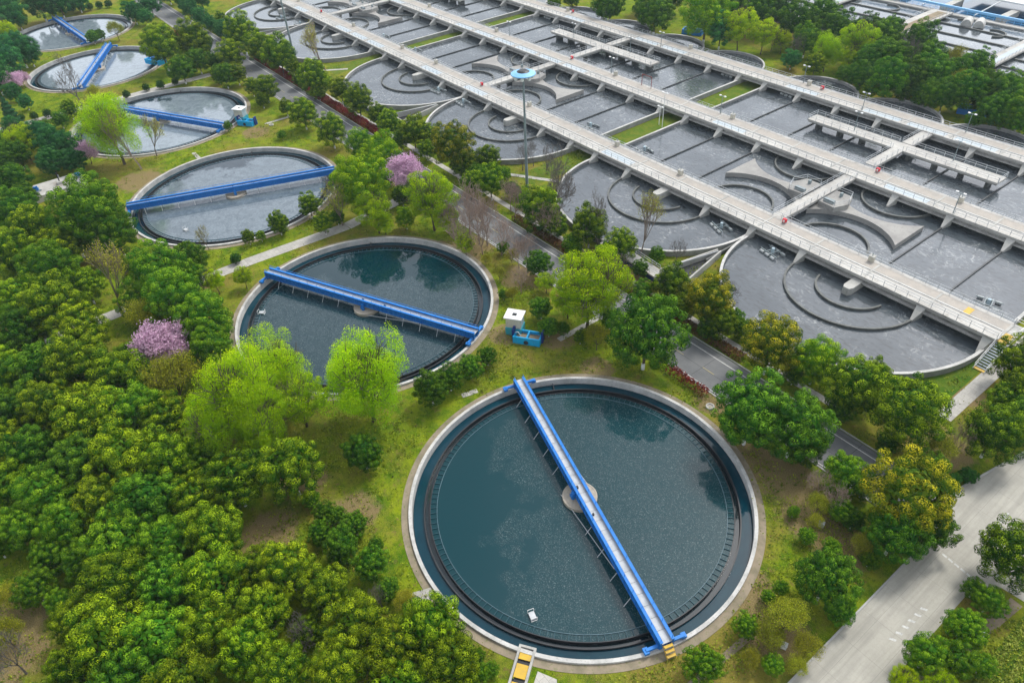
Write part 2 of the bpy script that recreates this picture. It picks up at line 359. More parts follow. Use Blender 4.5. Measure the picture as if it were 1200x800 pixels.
strip_path('wood_path', P_, [(-190.5,-60), (-190.5,27)], 3.2)
strip_path('stepping_path', P_, [(-24.9,-1.2),(-24.3,1.2)], .9, -.05, .06)
strip_path('kiosk_path', P_, [(-25.3,18.2),(-25.3,27)], 1.0)
strip_path('lawn_path', P_, [(-29,38.6),(-22,38.6)], 1.2)
strip_path('verge_path', P_, [(-190,38.4),(-31,38.4)], 1.3)
strip_path('verge_path', P_, [(-16,38.3),(12,38.3)], 1.2)
strip_path('mast_path', P_, [(-84,42.6),(-66.2,53.2)], 1.1)
strip_path('mast_path', P_, [(-172,41.5),(-164,53)], 1.1)
strip_path('wood_steps', P_, [(-1.4,-24.6),(-.5,-22.3)], 1.5, -.05, .1)
strip_path('soil_path', M['soil'], [(39.6,-60), (39.6,12), (41.3,27)], 1.3, -.05, .03)
strip_path('soil_path', M['soil'], [(25.5,2.5), (24.8,-14)], .8, -.05, .03)
strip_path('tank_link_path', P_, [(-142.5,17.3),(-142.5,27)], .9)
strip_path('tank_link_path', P_, [(-138.5,-3.2),(-133.9,-3.2)], .9)
# crop rows at the lower right
sheet('grass_strip', M['lush'], 42.5, -20, 60, 26, .008)
for k in range(2): sheet('grass_strip', M['strip'], -74.7-94.4*k, 48, -68.2-94.4*k, 134, .010)
# lush lawn patches
sheet('lawn', M['lush'], 11, 41.2, 21.0, 66, .010)

# ---------------------------------------------------------------- settling tanks
def tank(i, cx, cy, R, label):
    rim, apron_w = .44, .95
    t = empty('settling_tank', (cx, cy, 0), 0, label, 'settling tank', 'round settling tanks in a row')
    s = R - 22.0
    MB().ring(0,0, R-rim, R, -1.6, .35, n=144).build('tank_wall', M['rim'], t)
    MB().ring(0,0, R+.004, R+apron_w, -.1, .045, n=144).build('apron', M['apron'], t)
    MB().ring(0,0, R-2.02, R-1.86, -1.4, -.38, n=144).build('launder_wall', M['dark'], t)
    MB().ring(0,0, R-2.72, R-2.62, -1.4, -.36, n=144).build('weir_plate', M['dark'], t)
    m = MB(); nb = 150
    for k in range(nb):
        a = 2*PI*k/nb; c, d = math.cos(a), math.sin(a)
        m.beam(((R-3.52)*c, (R-3.52)*d, -.46), ((R-2.72)*c, (R-2.72)*d, -.46), .07, .08)
    tag(m.build('bracket_ring', M['tick'], t), kind='stuff')
    MB().ring(0,0, R-3.58, R-3.52, -.8, -.40, n=144).build('scum_board', M['scumboard'], t)
    # two small steps of pipe across the channel
    MB().beam(((R-1.9)*math.cos(2.6), (R-1.9)*math.sin(2.6), -.5), ((R-.5)*math.cos(2.6), (R-.5)*math.sin(2.6), -.5), .12, .15).build('stop_plate', M['dark'], t)
    MB().disc(0,0, 2.2, -.05, n=48).ring(0,0, 2.08, 2.25, -1, .0, n=48).build('centre_platform', M['pierhead'], t)
    return t
def tank_waters(i, cx, cy, R, wm):
    m = MB(); m.disc(0,0, R-2.72, -.50, n=128)
    o = tag(m.build('tank_water', wm), kind='structure'); o.location = (cx, cy, 0)
    m = MB()
    n = 128
    def ann(r0, r1, z):
        vs = []
        for k in range(n):
            a = 2*PI*k/n; vs += [(r0*math.cos(a), r0*math.sin(a), z), (r1*math.cos(a), r1*math.sin(a), z)]
        m.add(vs, [(2*k, 2*k+1, (2*k+3) % (2*n), (2*k+2) % (2*n)) for k in range(n)])
    ann(R-1.9, R-.5, -.68)
    o = tag(m.build('channel_water', M['channel_water']), kind='structure'); o.location = (cx, cy, 0)
    m = MB(); ann(R-2.66, R-1.98, -.85)
    o = tag(m.build('trough_water', M['black_water']), kind='structure'); o.location = (cx, cy, 0)
def bridge(cx, cy, R, ang, label, flip=False):
    """rotating scraper bridge spanning the tank on wheels that run on the rim"""
    t = empty('scraper_bridge', (cx, cy, .35), ang, label, 'scraper bridge', 'blue scraper bridges over the tanks')
    L = R - .1
    for sgn in (-1, 1):
        y0, y1 = sorted((sgn*.62, sgn*.72))
        g = MB().box(-L, y0, .34, L, y1, 1.42)
        f0, f1 = sorted((sgn*.50, sgn*.86))
        g.box(-L, f0, 1.423, L, f1, 1.50); g.box(-L, f0, .262, L, f1, .337)
        n = int(2*L/.9)
        for k in range(n+1):
            x = -L + .04 + (2*L-.08)*k/n
            a, b_ = sorted((sgn*.722, sgn*.84)); g.box(x-.03, a, .34, x+.03, b_, 1.42)
        g.build('girder', M['blue'], t)
        r = MB(); yr = sgn*.68
        for k in range(int(L/1.0)+1):
            x = -L + .2 + k*(2*L-.4)/int(L/1.0); r.box(x-.02, yr-.02, 1.503, x+.02, yr+.02, 1.95)
        r.box(-L+.1, yr-.025, 1.952, L-.1, yr+.025, 2.0); r.build('railing', M['blue'], t)
    d = MB(); n = int(2*L/1.5)
    for k in range(n):
        x0 = -L + 2*L*k/n; d.box(x0+.02, -.60, 1.10, x0+2*L/n-.02, .60, 1.14)
    d.build('deck', M['walkplate'], t)
    for sx in (-1, 1):
        x = sx*(L-.35)
        c = MB().box(x-.17, -2.3, .30, x+.17, -.9, .62).box(x-.17, .9, .30, x+.17, 2.3, .62)
        c.box(x-.17, -.9, -.02, x+.17, .9, .258)
        c.box(x-.22-.15, -2.55, .12, x+.37, -2.0, .50).box(x-.37, 2.0, .12, x+.22, 2.55, .50)
        e = c.build('end_carriage', M['blue'], t)
        for sy in (-1, 1):
            MB().tube((x-.12, sy*2.28, .16), (x+.12, sy*2.28, .16), .16, n=14).build('wheel', M['dark'], e)
        k = MB()
    sx = 1
    st = MB()
    for q in range(3): st.box(L+.12+.36*q, -.5, .92-.38*q, L+.42+.36*q, .5, .98-.38*q)
    st.beam((L+.05,-.53,.85),(L+1.25,-.53,-.25),.05,.14).beam((L+.05,.53,.85),(L+1.25,.53,-.25),.05,.14)
    if cx == TANKS[0][0]: st.build('steps', M['yellow'], t)
    # suspended scraper struts and the skimming arm
    m = MB(); side = -1
    for x in [-L+3.4*k for k in range(1, int(2*L/3.4))]:
        if abs(x) < 2.5: continue
        m.tube((x, side*.9, .3), (x+.1, side*1.75, -.75), .05, n=5).tube((x, .9, .3), (x, .9, -1.2), .04, n=5)
    m.build('scraper_strut', M['rail'], t)
    m = MB().tube((1.2,-1.8,-.6),(11.5,-.9,.25),.05,n=5).tube((-1.2,1.8,-.6),(-6.5,.9,.25),.05,n=5).tube((1.2,-1.8,-.6),(-1.2,-2.1,-.6),.05,n=5)
    m.build('skimming_arm', M['rail'], t)
    m = MB().tube((0,-.95,-.5),(0,-.95,.75),.28,n=14).box(-.28,-1.3,-.1,.28,-.9,.35); m.build('drive_motor', M['blue'], t)
    m = MB().box(-.3,-.45,1.143,.0,-.2,1.5).box(4.2,-.3,1.143,4.45,-.1,1.42); m.build('control_box', M['dark'], t)
    return t
TL = ['largest nearest round tank of dark teal water with a pale rim, front of the row',
      'second round tank from the front, dark water mirroring trees under a blue bridge',
      'third round tank from the front, grey mirror-like water crossed by a level blue bridge',
      'fourth round tank, half hidden by a bright green willow and a blossom tree',
      'fifth round tank from the front with pale water, a bare tree at its near edge',
      'farthest round tank at the upper left corner beyond the fifth one']
BL = ['long blue bridge with grey walkway and yellow end steps across the nearest round tank',
      'blue bridge slanting over the second round tank with dark tree reflections',
      'blue bridge spanning the third round tank almost level in the photo',
      'blue bridge over the fourth round tank partly behind the willow',
      'blue bridge running steeply up across the fifth round tank',
      'blue bridge over the farthest round tank at the upper left corner']
ANG = [-17.3, 25.4, 69.6, 28.0, 154.3, 3.5]
WM = [tank_water('tank_water_a', 0, .62, clear=(.0003,.034,.043), sc=(.020,.046,.052), ang=4.15, cut=.06, ior=1.34),
      tank_water('tank_water_b', 1, .60, clear=(.0004,.024,.032), sc=(.045,.072,.084), ang=2.52, cut=.05, ior=1.45),
      tank_water('tank_water_c', 2, .75, (.004,.018,.03), (.19,.235,.265), ang=3, cut=.45, even=.6),
      tank_water('tank_water_d', 3, .8, (.012,.03,.045), (.25,.30,.33), ang=3, cut=.6, even=.7)]
for i, (cx, cy, R) in enumerate(TANKS):
    tank(i, cx, cy, R, TL[i]); tank_waters(i, cx, cy, R, WM[min(i, 3)])
    bridge(cx, cy, R, math.radians(ANG[i]), BL[i])
def skimmer(x, y, rz, label):
    t = empty('skimmer_box', (x, y, -.5), rz, label, 'skimmer', 'white skimmer boxes in the tanks'); t.scale = (.75, .75, .75)
    MB().box(-.6,-.45,-.2,.6,.45,.35).build('hopper', M['rail'], t)
    r = MB()
    for a in (-.75,.75):
        r.box(a-.03,-.5,.0,a+.03,.5,.06)
        for b_ in (-.5,.5): r.box(a-.03,b_-.03,-.2,a+.03,b_+.03,.8)
        r.box(a-.03,-.47,.8,a+.03,.47,.85)
    r.build('frame', M['white'], t)
for (x, y, rz, l) in [(8.78, -15.0, -0.3, 'white skimmer frame floating near the bottom of the nearest tank'), (-65.36, -16.07, 0.8, 'white skimmer frame at the left side of the second tank'), (-103.24, -16.94, 0.2, 'small white skimmer frame near the near rim of the third tank')]: skimmer(x, y, rz, l)

# ---------------------------------------------------------------- aeration basins
WZ, WT, LT, DT, DB = .50, 1.12, .76, 2.65, 1.6          # water, wall top, deck top, deck underside
LP = 10.9
DECKY = [(65.5, 71.6), (95.6, 102.0), (126.0, 132.4)]
SC = 64.0; NC = 132.6
def basin(x1, label):
    x0 = x1 - 8*LP
    t = empty('aeration_basin', ((x0+x1)/2, 98, 0), 0, label, 'basin', 'aeration basins of the treatment works')
    T = .38; P = dict(parent=t, world=True)
    m = MB()
    for x in (x0+T/2, x1-T/2): m.box(x-T/2, SC, -.2, x+T/2, NC, WT)
    for k in range(2):
        cx = x1 - 21.8 - 43.6*k; m.ring(cx, SC, 21.8-T, 21.8, -.2, WT, PI, 2*PI, 72)
    m.build('outer_wall', M['wall'], **P)
    m = MB()
    for k in range(4):
        cx = x1 - LP - 2*LP*k; m.ring(cx, NC, LP-T, LP-.002, -.2, WT, 0, PI, 40)
    m.build('north_wall', M['wall'], **P)
    m = MB()
    for k in range(2):
        cx = x1 - 21.8 - 43.6*k; m.ring(cx, SC, 21.8-T-.05, 21.8+.06, WT, WT+.12, PI, 2*PI, 72)
        for x in (x0+T/2, x1-T/2)[k:k+1]: pass
    for x in (x0+T/2, x1-T/2): m.box(x-T/2-.05, SC, WT, x+T/2+.05, NC, WT+.12)
    for k in range(4):
        cx = x1 - LP - 2*LP*k; m.ring(cx, NC, LP-T-.05, LP+.03, WT, WT+.12, .01, PI-.01, 40)
    m.build('wall_coping', M['rim'], **P)
    gaps1 = [x1-5*LP, x1-3*LP, x1-4*LP]        # lanes without a wall between the first two decks
    for k in range(1, 8):
        x = x1 - k*LP
        if x not in gaps1: MB().box(x-.13, DECKY[0][1]-6, .2, x+.13, DECKY[1][0]+6, LT).build('lane_wall', M['lane'], **P)
        if k != 4: MB().box(x-.13, DECKY[1][0]+6.01 if x not in gaps1 else DECKY[1][0]+.5, .2, x+.13, DECKY[2][1], LT).build('lane_wall', M['lane'], **P)
    for k in (4,):   # wall between the two round bays
        MB().box(x1-k*LP-.2, 52.5, .2, x1-k*LP+.2, DECKY[0][1], LT+.1).build('lane_wall', M['guide'], **P)
    for k in range(2):
        cx = x1 - 21.8 - 43.6*k
        MB().ring(cx, SC, LP-.17, LP+.17, .2, LT+.15, PI, 2*PI, 48).build('guide_arc', M['guide'], **P)
        MB().ring(cx, SC, 5.6, 5.95, .2, LT+.15, PI+.1, 2*PI-.12, 36).build('guide_arc', M['guide'], **P)
        m = MB(); w = .85   # rounded pier under the deck edge
        poly = [(cx-w, DECKY[0][0]+1), (cx-w, 62.6), (cx-w*.6, 61.9), (cx+w*.6, 61.9), (cx+w, 62.6), (cx+w, DECKY[0][0]+1)]
        m.prism(poly, .1, 1.9).build('pier', M['concrete'], **P)
        for s in (-1, 1):
            a = cx + s*11.3
            MB().ring(a-s*.5, DECKY[0][1]+1.6, 7.0, 7.35, .2, WT+.1, 0, PI, 40).build('guide_arc', M['guide'], **P) if k == 9 else None
    # hour-glass islands between deck one and two, either side of the cross deck
    xc = x1 - 4*LP + .7
    for s in (-1, 1):
        ax = xc + s*10.4; lo, hi = 73.2, 97.3; r = 11.3; pts = []
        def arc(cy, sg):
            out = []
            for q in range(21):
                xx = -9.2 + 18.0*q/20
                yy = cy + sg*math.sqrt(max(0, r*r - xx*xx)); out.append((ax + s*xx, yy))
            return out
        a_ = arc(lo, 1); b_ = arc(hi, -1)
        b_ = [(x, max(y, ya+.9)) for (x, y), (_, ya) in zip(b_, a_)]
        MB().prism(a_ + b_[::-1], .1, 1.5).build('island', M['island'], **P)
        MB().prism([(xc+s*1.7, 82.6), (xc+s*5.2, 82.3), (xc+s*6.4, 85.4), (xc+s*5.2, 88.6), (xc+s*1.7, 88.6)], 1.5, 2.5).build('platform', M['island'], **P)
        m = MB().box(min(xc+s*2.2, xc+s*4.4), 83.2, 2.5, max(xc+s*2.2, xc+s*4.4), 83.9, 3.1).box(xc+s*3.6-.2, 86.8, 2.5, xc+s*3.6+.25, 87.4, 3.3)
        m.build('gearbox', M['galv'], **P)
        q = MB(); pts = [(xc+s*1.9, 82.7), (xc+s*5.1, 82.4), (xc+s*6.3, 85.4), (xc+s*5.1, 88.5), (xc+s*1.9, 88.5)]
        for (p0, p1) in zip(pts[:-1], pts[1:]):
            q.beam((*p0, 3.5), (*p1, 3.5), .06, .06).beam((*p0, 3.05), (*p1, 3.05), .04, .04)
        for p0 in pts: q.box(p0[0]-.04, p0[1]-.04, 2.5, p0[0]+.04, p0[1]+.04, 3.5)
        q.build('platform_rail', M['rail'], **P)
        MB().ring(ax, 73.6, 6.6, 6.95, .2, LT+.2, .12, PI-.1, 40).build('guide_arc', M['guide'], **P)
        MB().ring(ax, 97.0, 6.6, 6.95, .2, LT+.2, PI+.1, 2*PI-.12, 40).build('guide_arc', M['guide'], **P)
    # small arcs inside the north bays
    for k in range(4):
        cx = x1 - LP - 2*LP*k
        MB().ring(cx, NC+.2, 5.0, 5.3, .2, LT+.15, .1, PI-.1, 30).build('guide_arc', M['guide'], **P)
    # triangular brackets that carry the decks at every lane wall
    for d, (ya, yb) in enumerate(DECKY):
        for k in range(0, 9):
            x = x1 - k*LP
            if d == 1 and k in (4,): continue
            if d == 0 and k in (2, 6): continue
            h = .55
            xx = min(max(x, x0+h), x1-h)
            MB().add([(xx-.2, ya-2.3, .1), (xx+.2, ya-2.3, .1), (xx+.6, ya, .1), (xx-.6, ya, .1),
                      (xx-.2, ya-2.3, LT+.1), (xx+.2, ya-2.3, LT+.1), (xx+.75, ya-.003, DT-.25), (xx-.75, ya-.003, DT-.25)],
                     [(3,2,1,0),(4,5,6,7),(0,1,5,4),(1,2,6,5),(2,3,7,6),(3,0,4,7)]).build('bracket', M['concrete'], **P)
    # water surface
    m = MB(); z = WZ
    vs = [(x0+.01, SC, z)]
    for k in (1, 0):
        cx = x1 - 21.8 - 43.6*k
        vs += [(cx+21.75*math.cos(PI+PI*q/48), SC+21.75*math.sin(PI+PI*q/48), z) for q in range(0 if k else 1, 49)]
    vs = vs[1:]
    for k in range(4):
        cx = x1 - LP - 2*LP*k
        vs += [(cx+(LP-.05)*math.cos(PI*q/24), NC+(LP-.05)*math.sin(PI*q/24), z) for q in range(25)]
    tri = tessellate_polygon([[Vector(v) for v in vs]]); fs = []
    for tt in tri:
        a, b_, c = (Vector(vs[i]) for i in tt); fs.append(tuple(tt) if (b_-a).cross(c-a).z > 0 else tuple(tt)[::-1])
    tag(MB().add(vs, fs).build('water', M['basin_water']), kind='structure')
    return t
X1 = [19.4, -75.0, -169.4, 19.4+94.4]
basin(X1[0], 'nearest grey water basin with long lanes and round bays, right of the road')
basin(X1[1], 'middle grey water basin between the two grass strips with round bays')
basin(X1[2], 'far grey water basin at the top left with its round end beside the road')

def rails(m, p, q, z, hgt=1.05, step=2.0):
    p = Vector(p); q = Vector(q); L = (q-p).length; n = max(1, int(L/step)); d = q-p
    for k in range(n+1):
        c = p + d*k/n; m.box(c.x-.035, c.y-.035, z, c.x+.035, c.y+.035, z+hgt)
    for h in (hgt, hgt*.55): m.beam((p.x, p.y, z+h), (q.x, q.y, z+h), .055, .055)
rnd = random.Random(5)
def deck(d, ya, yb, xa, xb, label):
    t = empty('walkway_deck', ((xa+xb)/2, (ya+yb)/2, DT), 0, label, 'walkway deck', 'long concrete decks over the basins')
    P = dict(parent=t, world=True)
    MB().box(xa, ya, DT-.45, xb, yb, DT).build('slab', M['deck'], **P)
    m = MB().box(xa, ya-.10, DT-.16, xb, ya+.30, DT+.16)
    m.build('edge_kerb', M['deck'], **P)
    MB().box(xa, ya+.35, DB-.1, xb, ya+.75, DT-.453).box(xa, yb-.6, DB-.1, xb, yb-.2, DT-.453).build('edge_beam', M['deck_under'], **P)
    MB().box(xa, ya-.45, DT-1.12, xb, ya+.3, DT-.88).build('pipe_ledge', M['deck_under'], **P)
    # long centre ledge and worn paving band
    MB().box(xa, ya+2.75, DT, xb, ya+3.0, DT+.10).build('centre_kerb', M['rim'], **P)
    MB().box(xa, ya+3.35, DT, xb, yb-.75, DT+.012).build('paving_band', M['deck_brown'], **P)
    m = MB(); k = 0; x = xb - 11
    while x > xa + 12:
        if rnd.random() < .4: MB().box(x-LP+1, ya+.5, DT, x-1, ya+2.5, DT+.02).build('cover_panel', M['tarp'], **P)
        x -= LP; k += 1
    m = MB(); x = xb
    while x > xa+2:      # joints with raised ribs over every lane
        MB().box(x-.2, ya+.32, DT, x+.2, yb-.7, DT+.07).build('joint_rib', M['concrete'], **P); x -= LP
    m = MB(); rails(m, (xa, ya+.1, 0), (xb, ya+.1, 0), DT+.16); m.build('near_railing', M['rail'], **P)
    m = MB(); rails(m, (xa, yb-.15, 0), (xb, yb-.15, 0), DT); m.build('far_railing', M['rail'], **P)
    m = MB()
    for o_ in (.35, .75): m.tube((xa, yb+o_, DT-.2), (xb, yb+o_, DT-.2), .11, n=8)
    x = xb-2
    while x > xa: m.box(x-.06, yb, DT-.42, x+.06, yb+.95, DT-.31); x -= 4
    m.build('air_pipe', M['rail'], **P)
    return t
deck(0, *DECKY[0], -300, 19.9, 'nearest long concrete walkway deck ending at the yellow stairs')
deck(1, *DECKY[1], -300, 48, 'middle long concrete walkway deck with a small red-brown gantry')
deck(2, *DECKY[2], -300, 90, 'farthest long concrete walkway deck along the tree belt')
def cross(xc, ya, yb, wd, label, name='cross_deck', z=DT):
    t = empty(name, (xc, (ya+yb)/2, z), 0, label, 'cross deck', 'cross decks joining the long decks')
    P = dict(parent=t, world=True)
    MB().box(xc-wd/2, ya, z-.4, xc+wd/2, yb, z-.003).build('slab', M['deck'], **P)
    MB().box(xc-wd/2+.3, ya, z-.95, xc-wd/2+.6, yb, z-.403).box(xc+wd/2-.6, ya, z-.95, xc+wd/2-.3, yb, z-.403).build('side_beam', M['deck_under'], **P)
    n = max(1, int((yb-ya)/6))
    for k in range(n): MB().box(xc-wd/2+.6, ya+(k+.5)*(yb-ya)/n-.3, 0, xc+wd/2-.6, ya+(k+.5)*(yb-ya)/n+.3, z-.403).build('pier', M['guide'], **P)
    m = MB(); rails(m, (xc-wd/2+.1, ya, 0), (xc-wd/2+.1, yb, 0), z); rails(m, (xc+wd/2-.1, ya, 0), (xc+wd/2-.1, yb, 0), z)
    m.build('railing', M['rail'], **P)
    return t
names = ['nearest basin', 'middle basin', 'far basin']
for i in range(3):
    xc = X1[i]-4*LP+.9
    cross(xc, DECKY[0][1]+.02, DECKY[1][0]-.02, 2.5, 'pale cross deck with hour-glass islands behind the nearest long deck, ' + names[i])
    cross(xc-.2, DECKY[1][1]+.98, 113.6, 2.5, 'short cross deck rising from the middle long deck, ' + names[i])
    cross(xc-.2, 117.62, DECKY[2][0]-.02, 2.5, 'short cross deck reaching the farthest long deck, ' + names[i])
    t = empty('mixer_walkway', (xc-.5, 115.6, DT), 0, 'wide pale walkway crossing a cross deck between the farther decks, ' + names[i], 'walkway', 'wide walkways across the lanes')
    xa, xb = X1[i]-65.4, X1[i]-LP*2.0
    P = dict(parent=t, world=True)
    MB().box(xa, 113.62, DT-.4, xb, 117.3, DT).build('slab', M['deck'], **P)
    MB().box(xa+.2, 113.9, DT-.75, xb-.2, 114.2, DT-.402).box(xa+.2, 116.9, DT-.75, xb-.2, 117.2, DT-.402).build('side_beam', M['deck_under'], **P)
    for k in range(8): MB().box(xa+2+k*5.6, 114.3, 0, xa+2.5+k*5.6, 116.9, DT-.402).build('pier', M['guide'], **P)
    m = MB()
    for (p, q) in (((xa, 113.75), (xc-1.9, 113.75)), ((xc+1.6, 113.75), (xb, 113.75)), ((xa, 117.45), (xc-1.9, 117.45)), ((xc+1.6, 117.45), (xb, 117.45)), ((xa+.1, 113.75), (xa+.1, 117.45)), ((xb-.1, 113.75), (xb-.1, 117.45))):
        rails(m, (*p, 0), (*q, 0), DT)
    m.build('railing', M['rail'], **P)
# railed inlet channels between the round bays (with the dark blue wall below)
for i in range(3):
    xm = X1[i]-43.6
    if 1:
        t = empty('inlet_channel', (xm-4, 43.5, 0), 0, 'low railed channel with a dark blue wall between round bays, ' + names[i], 'channel', 'railed inlet channels')
        P = dict(parent=t, world=True)
        poly = [(xm-16.5, 41.6), (xm-1.5, 41.2), (xm+.6, 42.2), (xm+.6, 43.6), (xm-2.6, 43.6), (xm-16.0, 44.6)]
        MB().prism(poly, -.1, .85).build('body', M['navy'], **P)
        MB().prism([(x*1.0, y) for x, y in poly], .85, 1.15).build('slab', M['deck'], **P)
        m = MB(); rails(m, (xm-16.2, 41.8, 0), (xm-1.5, 41.5, 0), 1.15); rails(m, (xm-15.6, 44.3, 0), (xm-2.8, 43.4, 0), 1.15); m.build('railing', M['rail'], **P)
        t2 = empty('overflow_pit', (xm, 49, 0), 0, 'open dark wedge-shaped pit between two round bays, ' + names[i], 'pit', 'wedge pits between the bays')
        P = dict(parent=t2, world=True)
        m = MB()
        m.beam((xm-2.9,43.7,-.1),(xm-.35,56,-.1),.3,1.5).beam((xm+2.6,43.9,-.1),(xm+.35,56,-.1),.3,1.5).beam((xm-2.9,43.6,-.1),(xm+2.7,43.6,-.1),.3,1.5)
        m.build('pit_wall', M['concrete'], **P)
        MB().prism([(xm-2.7,43.8),(xm+2.5,43.8),(xm+.3,55.5),(xm-.3,55.5)], -.05, .1).build('pit_floor', M['dark'], **P)
        m = MB().tube((xm-2.6,44,1.5),(xm+.2,55.5,1.5),.08).build('pipe', M['rail'], **P)
# stairs at the near end of the first deck
t = empty('deck_stairs', (19.9, 65, 0), 0, 'steel stairs with yellow top and bottom steps at the end of the nearest deck', 'stairs')
P = dict(parent=t, world=True)
n = 14; y0, y1 = 60.6, 66.8
m = MB()
for k in range(1, n-1): m.box(20.0, y0+(y1-y0)*k/n, DT*k/n+.02, 21.5, y0+(y1-y0)*(k+.75)/n, DT*k/n+.07)
m.build('treads', M['galv'], **P)
m = MB()
for k in (0, n-2): m.box(20.0, y0+(y1-y0)*k/n-.1, DT*k/n+.10, 21.5, y0+(y1-y0)*(k+1.9)/n, DT*k/n+.15)
m.box(20.0, y1, DT-.1, 21.5, y1+1.5, DT+.02)
m.build('warning_step', M['yellow'], **P)
m = MB()
for x in (19.95, 21.58):
    m.beam((x, y0-.2, -.1), (x, y1, DT-.2), .08, .28)
    m.beam((x, y0-.2, 1.0), (x, y1, DT+1.0), .07, .07)
    for k in range(6): yy = y0+(y1-y0)*k/5; m.box(x-.03, yy-.03, DT*k/5, x+.03, yy+.03, DT*k/5+1.05)
m.build('handrail', M['white'], **P)
m = MB().box(19.9, y1, DT-.35, 21.6, 71.6, DT-.103); m.box(20.0,70.9,0,20.4,71.3,DT-.36); m.build('landing', M['rim'], **P)
m = MB(); rails(m, (21.55, y1+.1, 0), (21.55, 71.5, 0), DT); rails(m, (20, 71.5, 0), (21.5, 71.5, 0), DT); m.build('landing_rail', M['white'], **P)
t = empty('floor_plate', (13.9, 69.4, DT), 0, 'yellow square plate lying on the nearest deck by the stairs', 'plate')
MB().box(-.5,-1.0,.013,.5,1.0,.06).build('plate', M['yellow'], t)
# life-buoy cabinets
def cabinet(x, y, label):
    t = empty('lifebuoy_cabinet', (x, y, DT), 0, label, 'cabinet', 'red lifebuoy cabinets on the decks')
    MB().box(-.38,-.28,.25,.38,.28,.95).build('box', M['red'], t, bevel=.05)
    MB().box(-.35,-.3,.0,-.28,.3,.25).box(.28,-.3,0,.35,.3,.25).build('stand', M['rail'], t)
    MB().tube((0,-.29,.6),(0,-.33,.6),.2,n=16).build('window', M['white'], t)
for (x, y, l) in ((-117.8,70.2,'red cabinet on the nearest deck above the middle basin, beside the cross deck'),
                  (-215.7,70.3,'red cabinet on the nearest deck far up at the top left'),
                  (-21.0,70.4,'red cabinet on the nearest deck where the near cross deck starts'),
                  (-20.6,101.0,'red cabinet on the middle deck beside the near cross deck'),
                  (-116.0,101.2,'red cabinet on the middle deck above the middle basin'),
                  (-54.0,131.2,'red cabinet on the farthest deck near the tree belt'),
                  (-149.7,131.4,'red cabinet on the farthest deck at the top of the photo')): cabinet(x, y, l)
# gate actuators, one by each second lane wall
def actuator(x, y, label):
    t = empty('gate_actuator', (x, y, DT), 0, label, 'actuator', 'pale gate actuators along the decks')
    MB().box(-.45,-.4,0,.45,.4,1.0).build('housing', M['cream'], t, bevel=.04)
    MB().box(-.52,-.47,1.0,.52,.47,1.12).build('lid', M['concrete'], t)
    MB().tube((0,0,1.12),(0,0,1.7),.07,n=8).build('spindle', M['galv'], t)
cnt = 0
for i, nm in enumerate(names):
    for d in range(3):
        for k in ((2, 7) if d else (2, 6, 8)):
            actuator(X1[i]-LP*k+(-1.2 if k < 8 else 1.6), DECKY[d][1]-.75, 'pale gate actuator on the %s deck, %s one over the %s' % (['nearest','middle','farthest'][d], {2:'right-hand',6:'centre',7:'left-hand',8:'left-hand'}[k], names[i]))
# gantry, masts, poles
t = empty('gantry', (-86.5, 101.2, DT), 0, 'small red-brown pipe gantry standing on the middle deck', 'gantry')
MB().tube((-1.6,0,0),(-1.6,0,2.9),.09).tube((1.8,0,0),(1.8,0,2.9),.09).build('post', stained('rust_red',(.25,.05,.05),(.2,.06,.05)), t)
MB().tube((-1.6,0,2.9),(1.8,0,2.9),.09).build('crossbar', bpy.data.materials['rust_red'], t)
def polelamp(x, y, z, h, label, mat):
    t = empty('lamp_post', (x, y, z), 0, label, 'lamp post', 'slim lamp posts by the basins')
    MB().tube((0,0,0),(0,0,h),.10,.06,8).build('pole', mat, t)
    MB().beam((-.7,0,h),(.7,0,h),.12,.1).build('arm', mat, t)
    MB().box(-.95,-.18,h+.02,-.45,.18,h+.22).box(.45,-.18,h+.02,.95,.18,h+.22).build('lamp', M['white'], t)
polelamp(-70.0, 90.0, 0, 8.5, 'tall white lamp post standing in the grass strip behind the middle deck', M['white'])
polelamp(-71.6, 90.6, 0, 4.5, 'short white post beside the tall white lamp post in the grass strip', M['white'])
LPO = [(-2.4,DECKY[1][0]+.6,'slim lamp post on the near edge of the middle deck at the right'),
       (-62,DECKY[1][1]-.5,'slim lamp post on the middle deck by the grass strip'),
       (-60,DECKY[2][1]-.5,'slim lamp post on the farthest deck left of the red cabinet'),
       (-35,115.4,'slim lamp post on the wide walkway of the nearest basin, left part'),
       (-13,116.8,'slim lamp post on the wide walkway of the nearest basin, right part'),
       (-108,116.8,'slim lamp post on the wide walkway of the middle basin, right part'),
       (-130,114.4,'slim lamp post on the wide walkway of the middle basin, left part'),
       (-100,DECKY[1][1]-.5,'slim lamp post on the middle deck above the middle basin'),
       (-40,DECKY[2][0]+.5,'slim lamp post at the near edge of the farthest deck above the nearest basin'),
       (-105,DECKY[2][0]+.5,'slim lamp post at the near edge of the farthest deck above the middle basin'),
       (-18,DECKY[2][1]-.5,'slim lamp post at the far edge of the farthest deck at the right'),
       (-146,DECKY[1][1]-.5,'slim lamp post on the middle deck near the top of the photo')]
for x, y, l in LPO: polelamp(x, y, DT, 4.2, l, M['galv'])
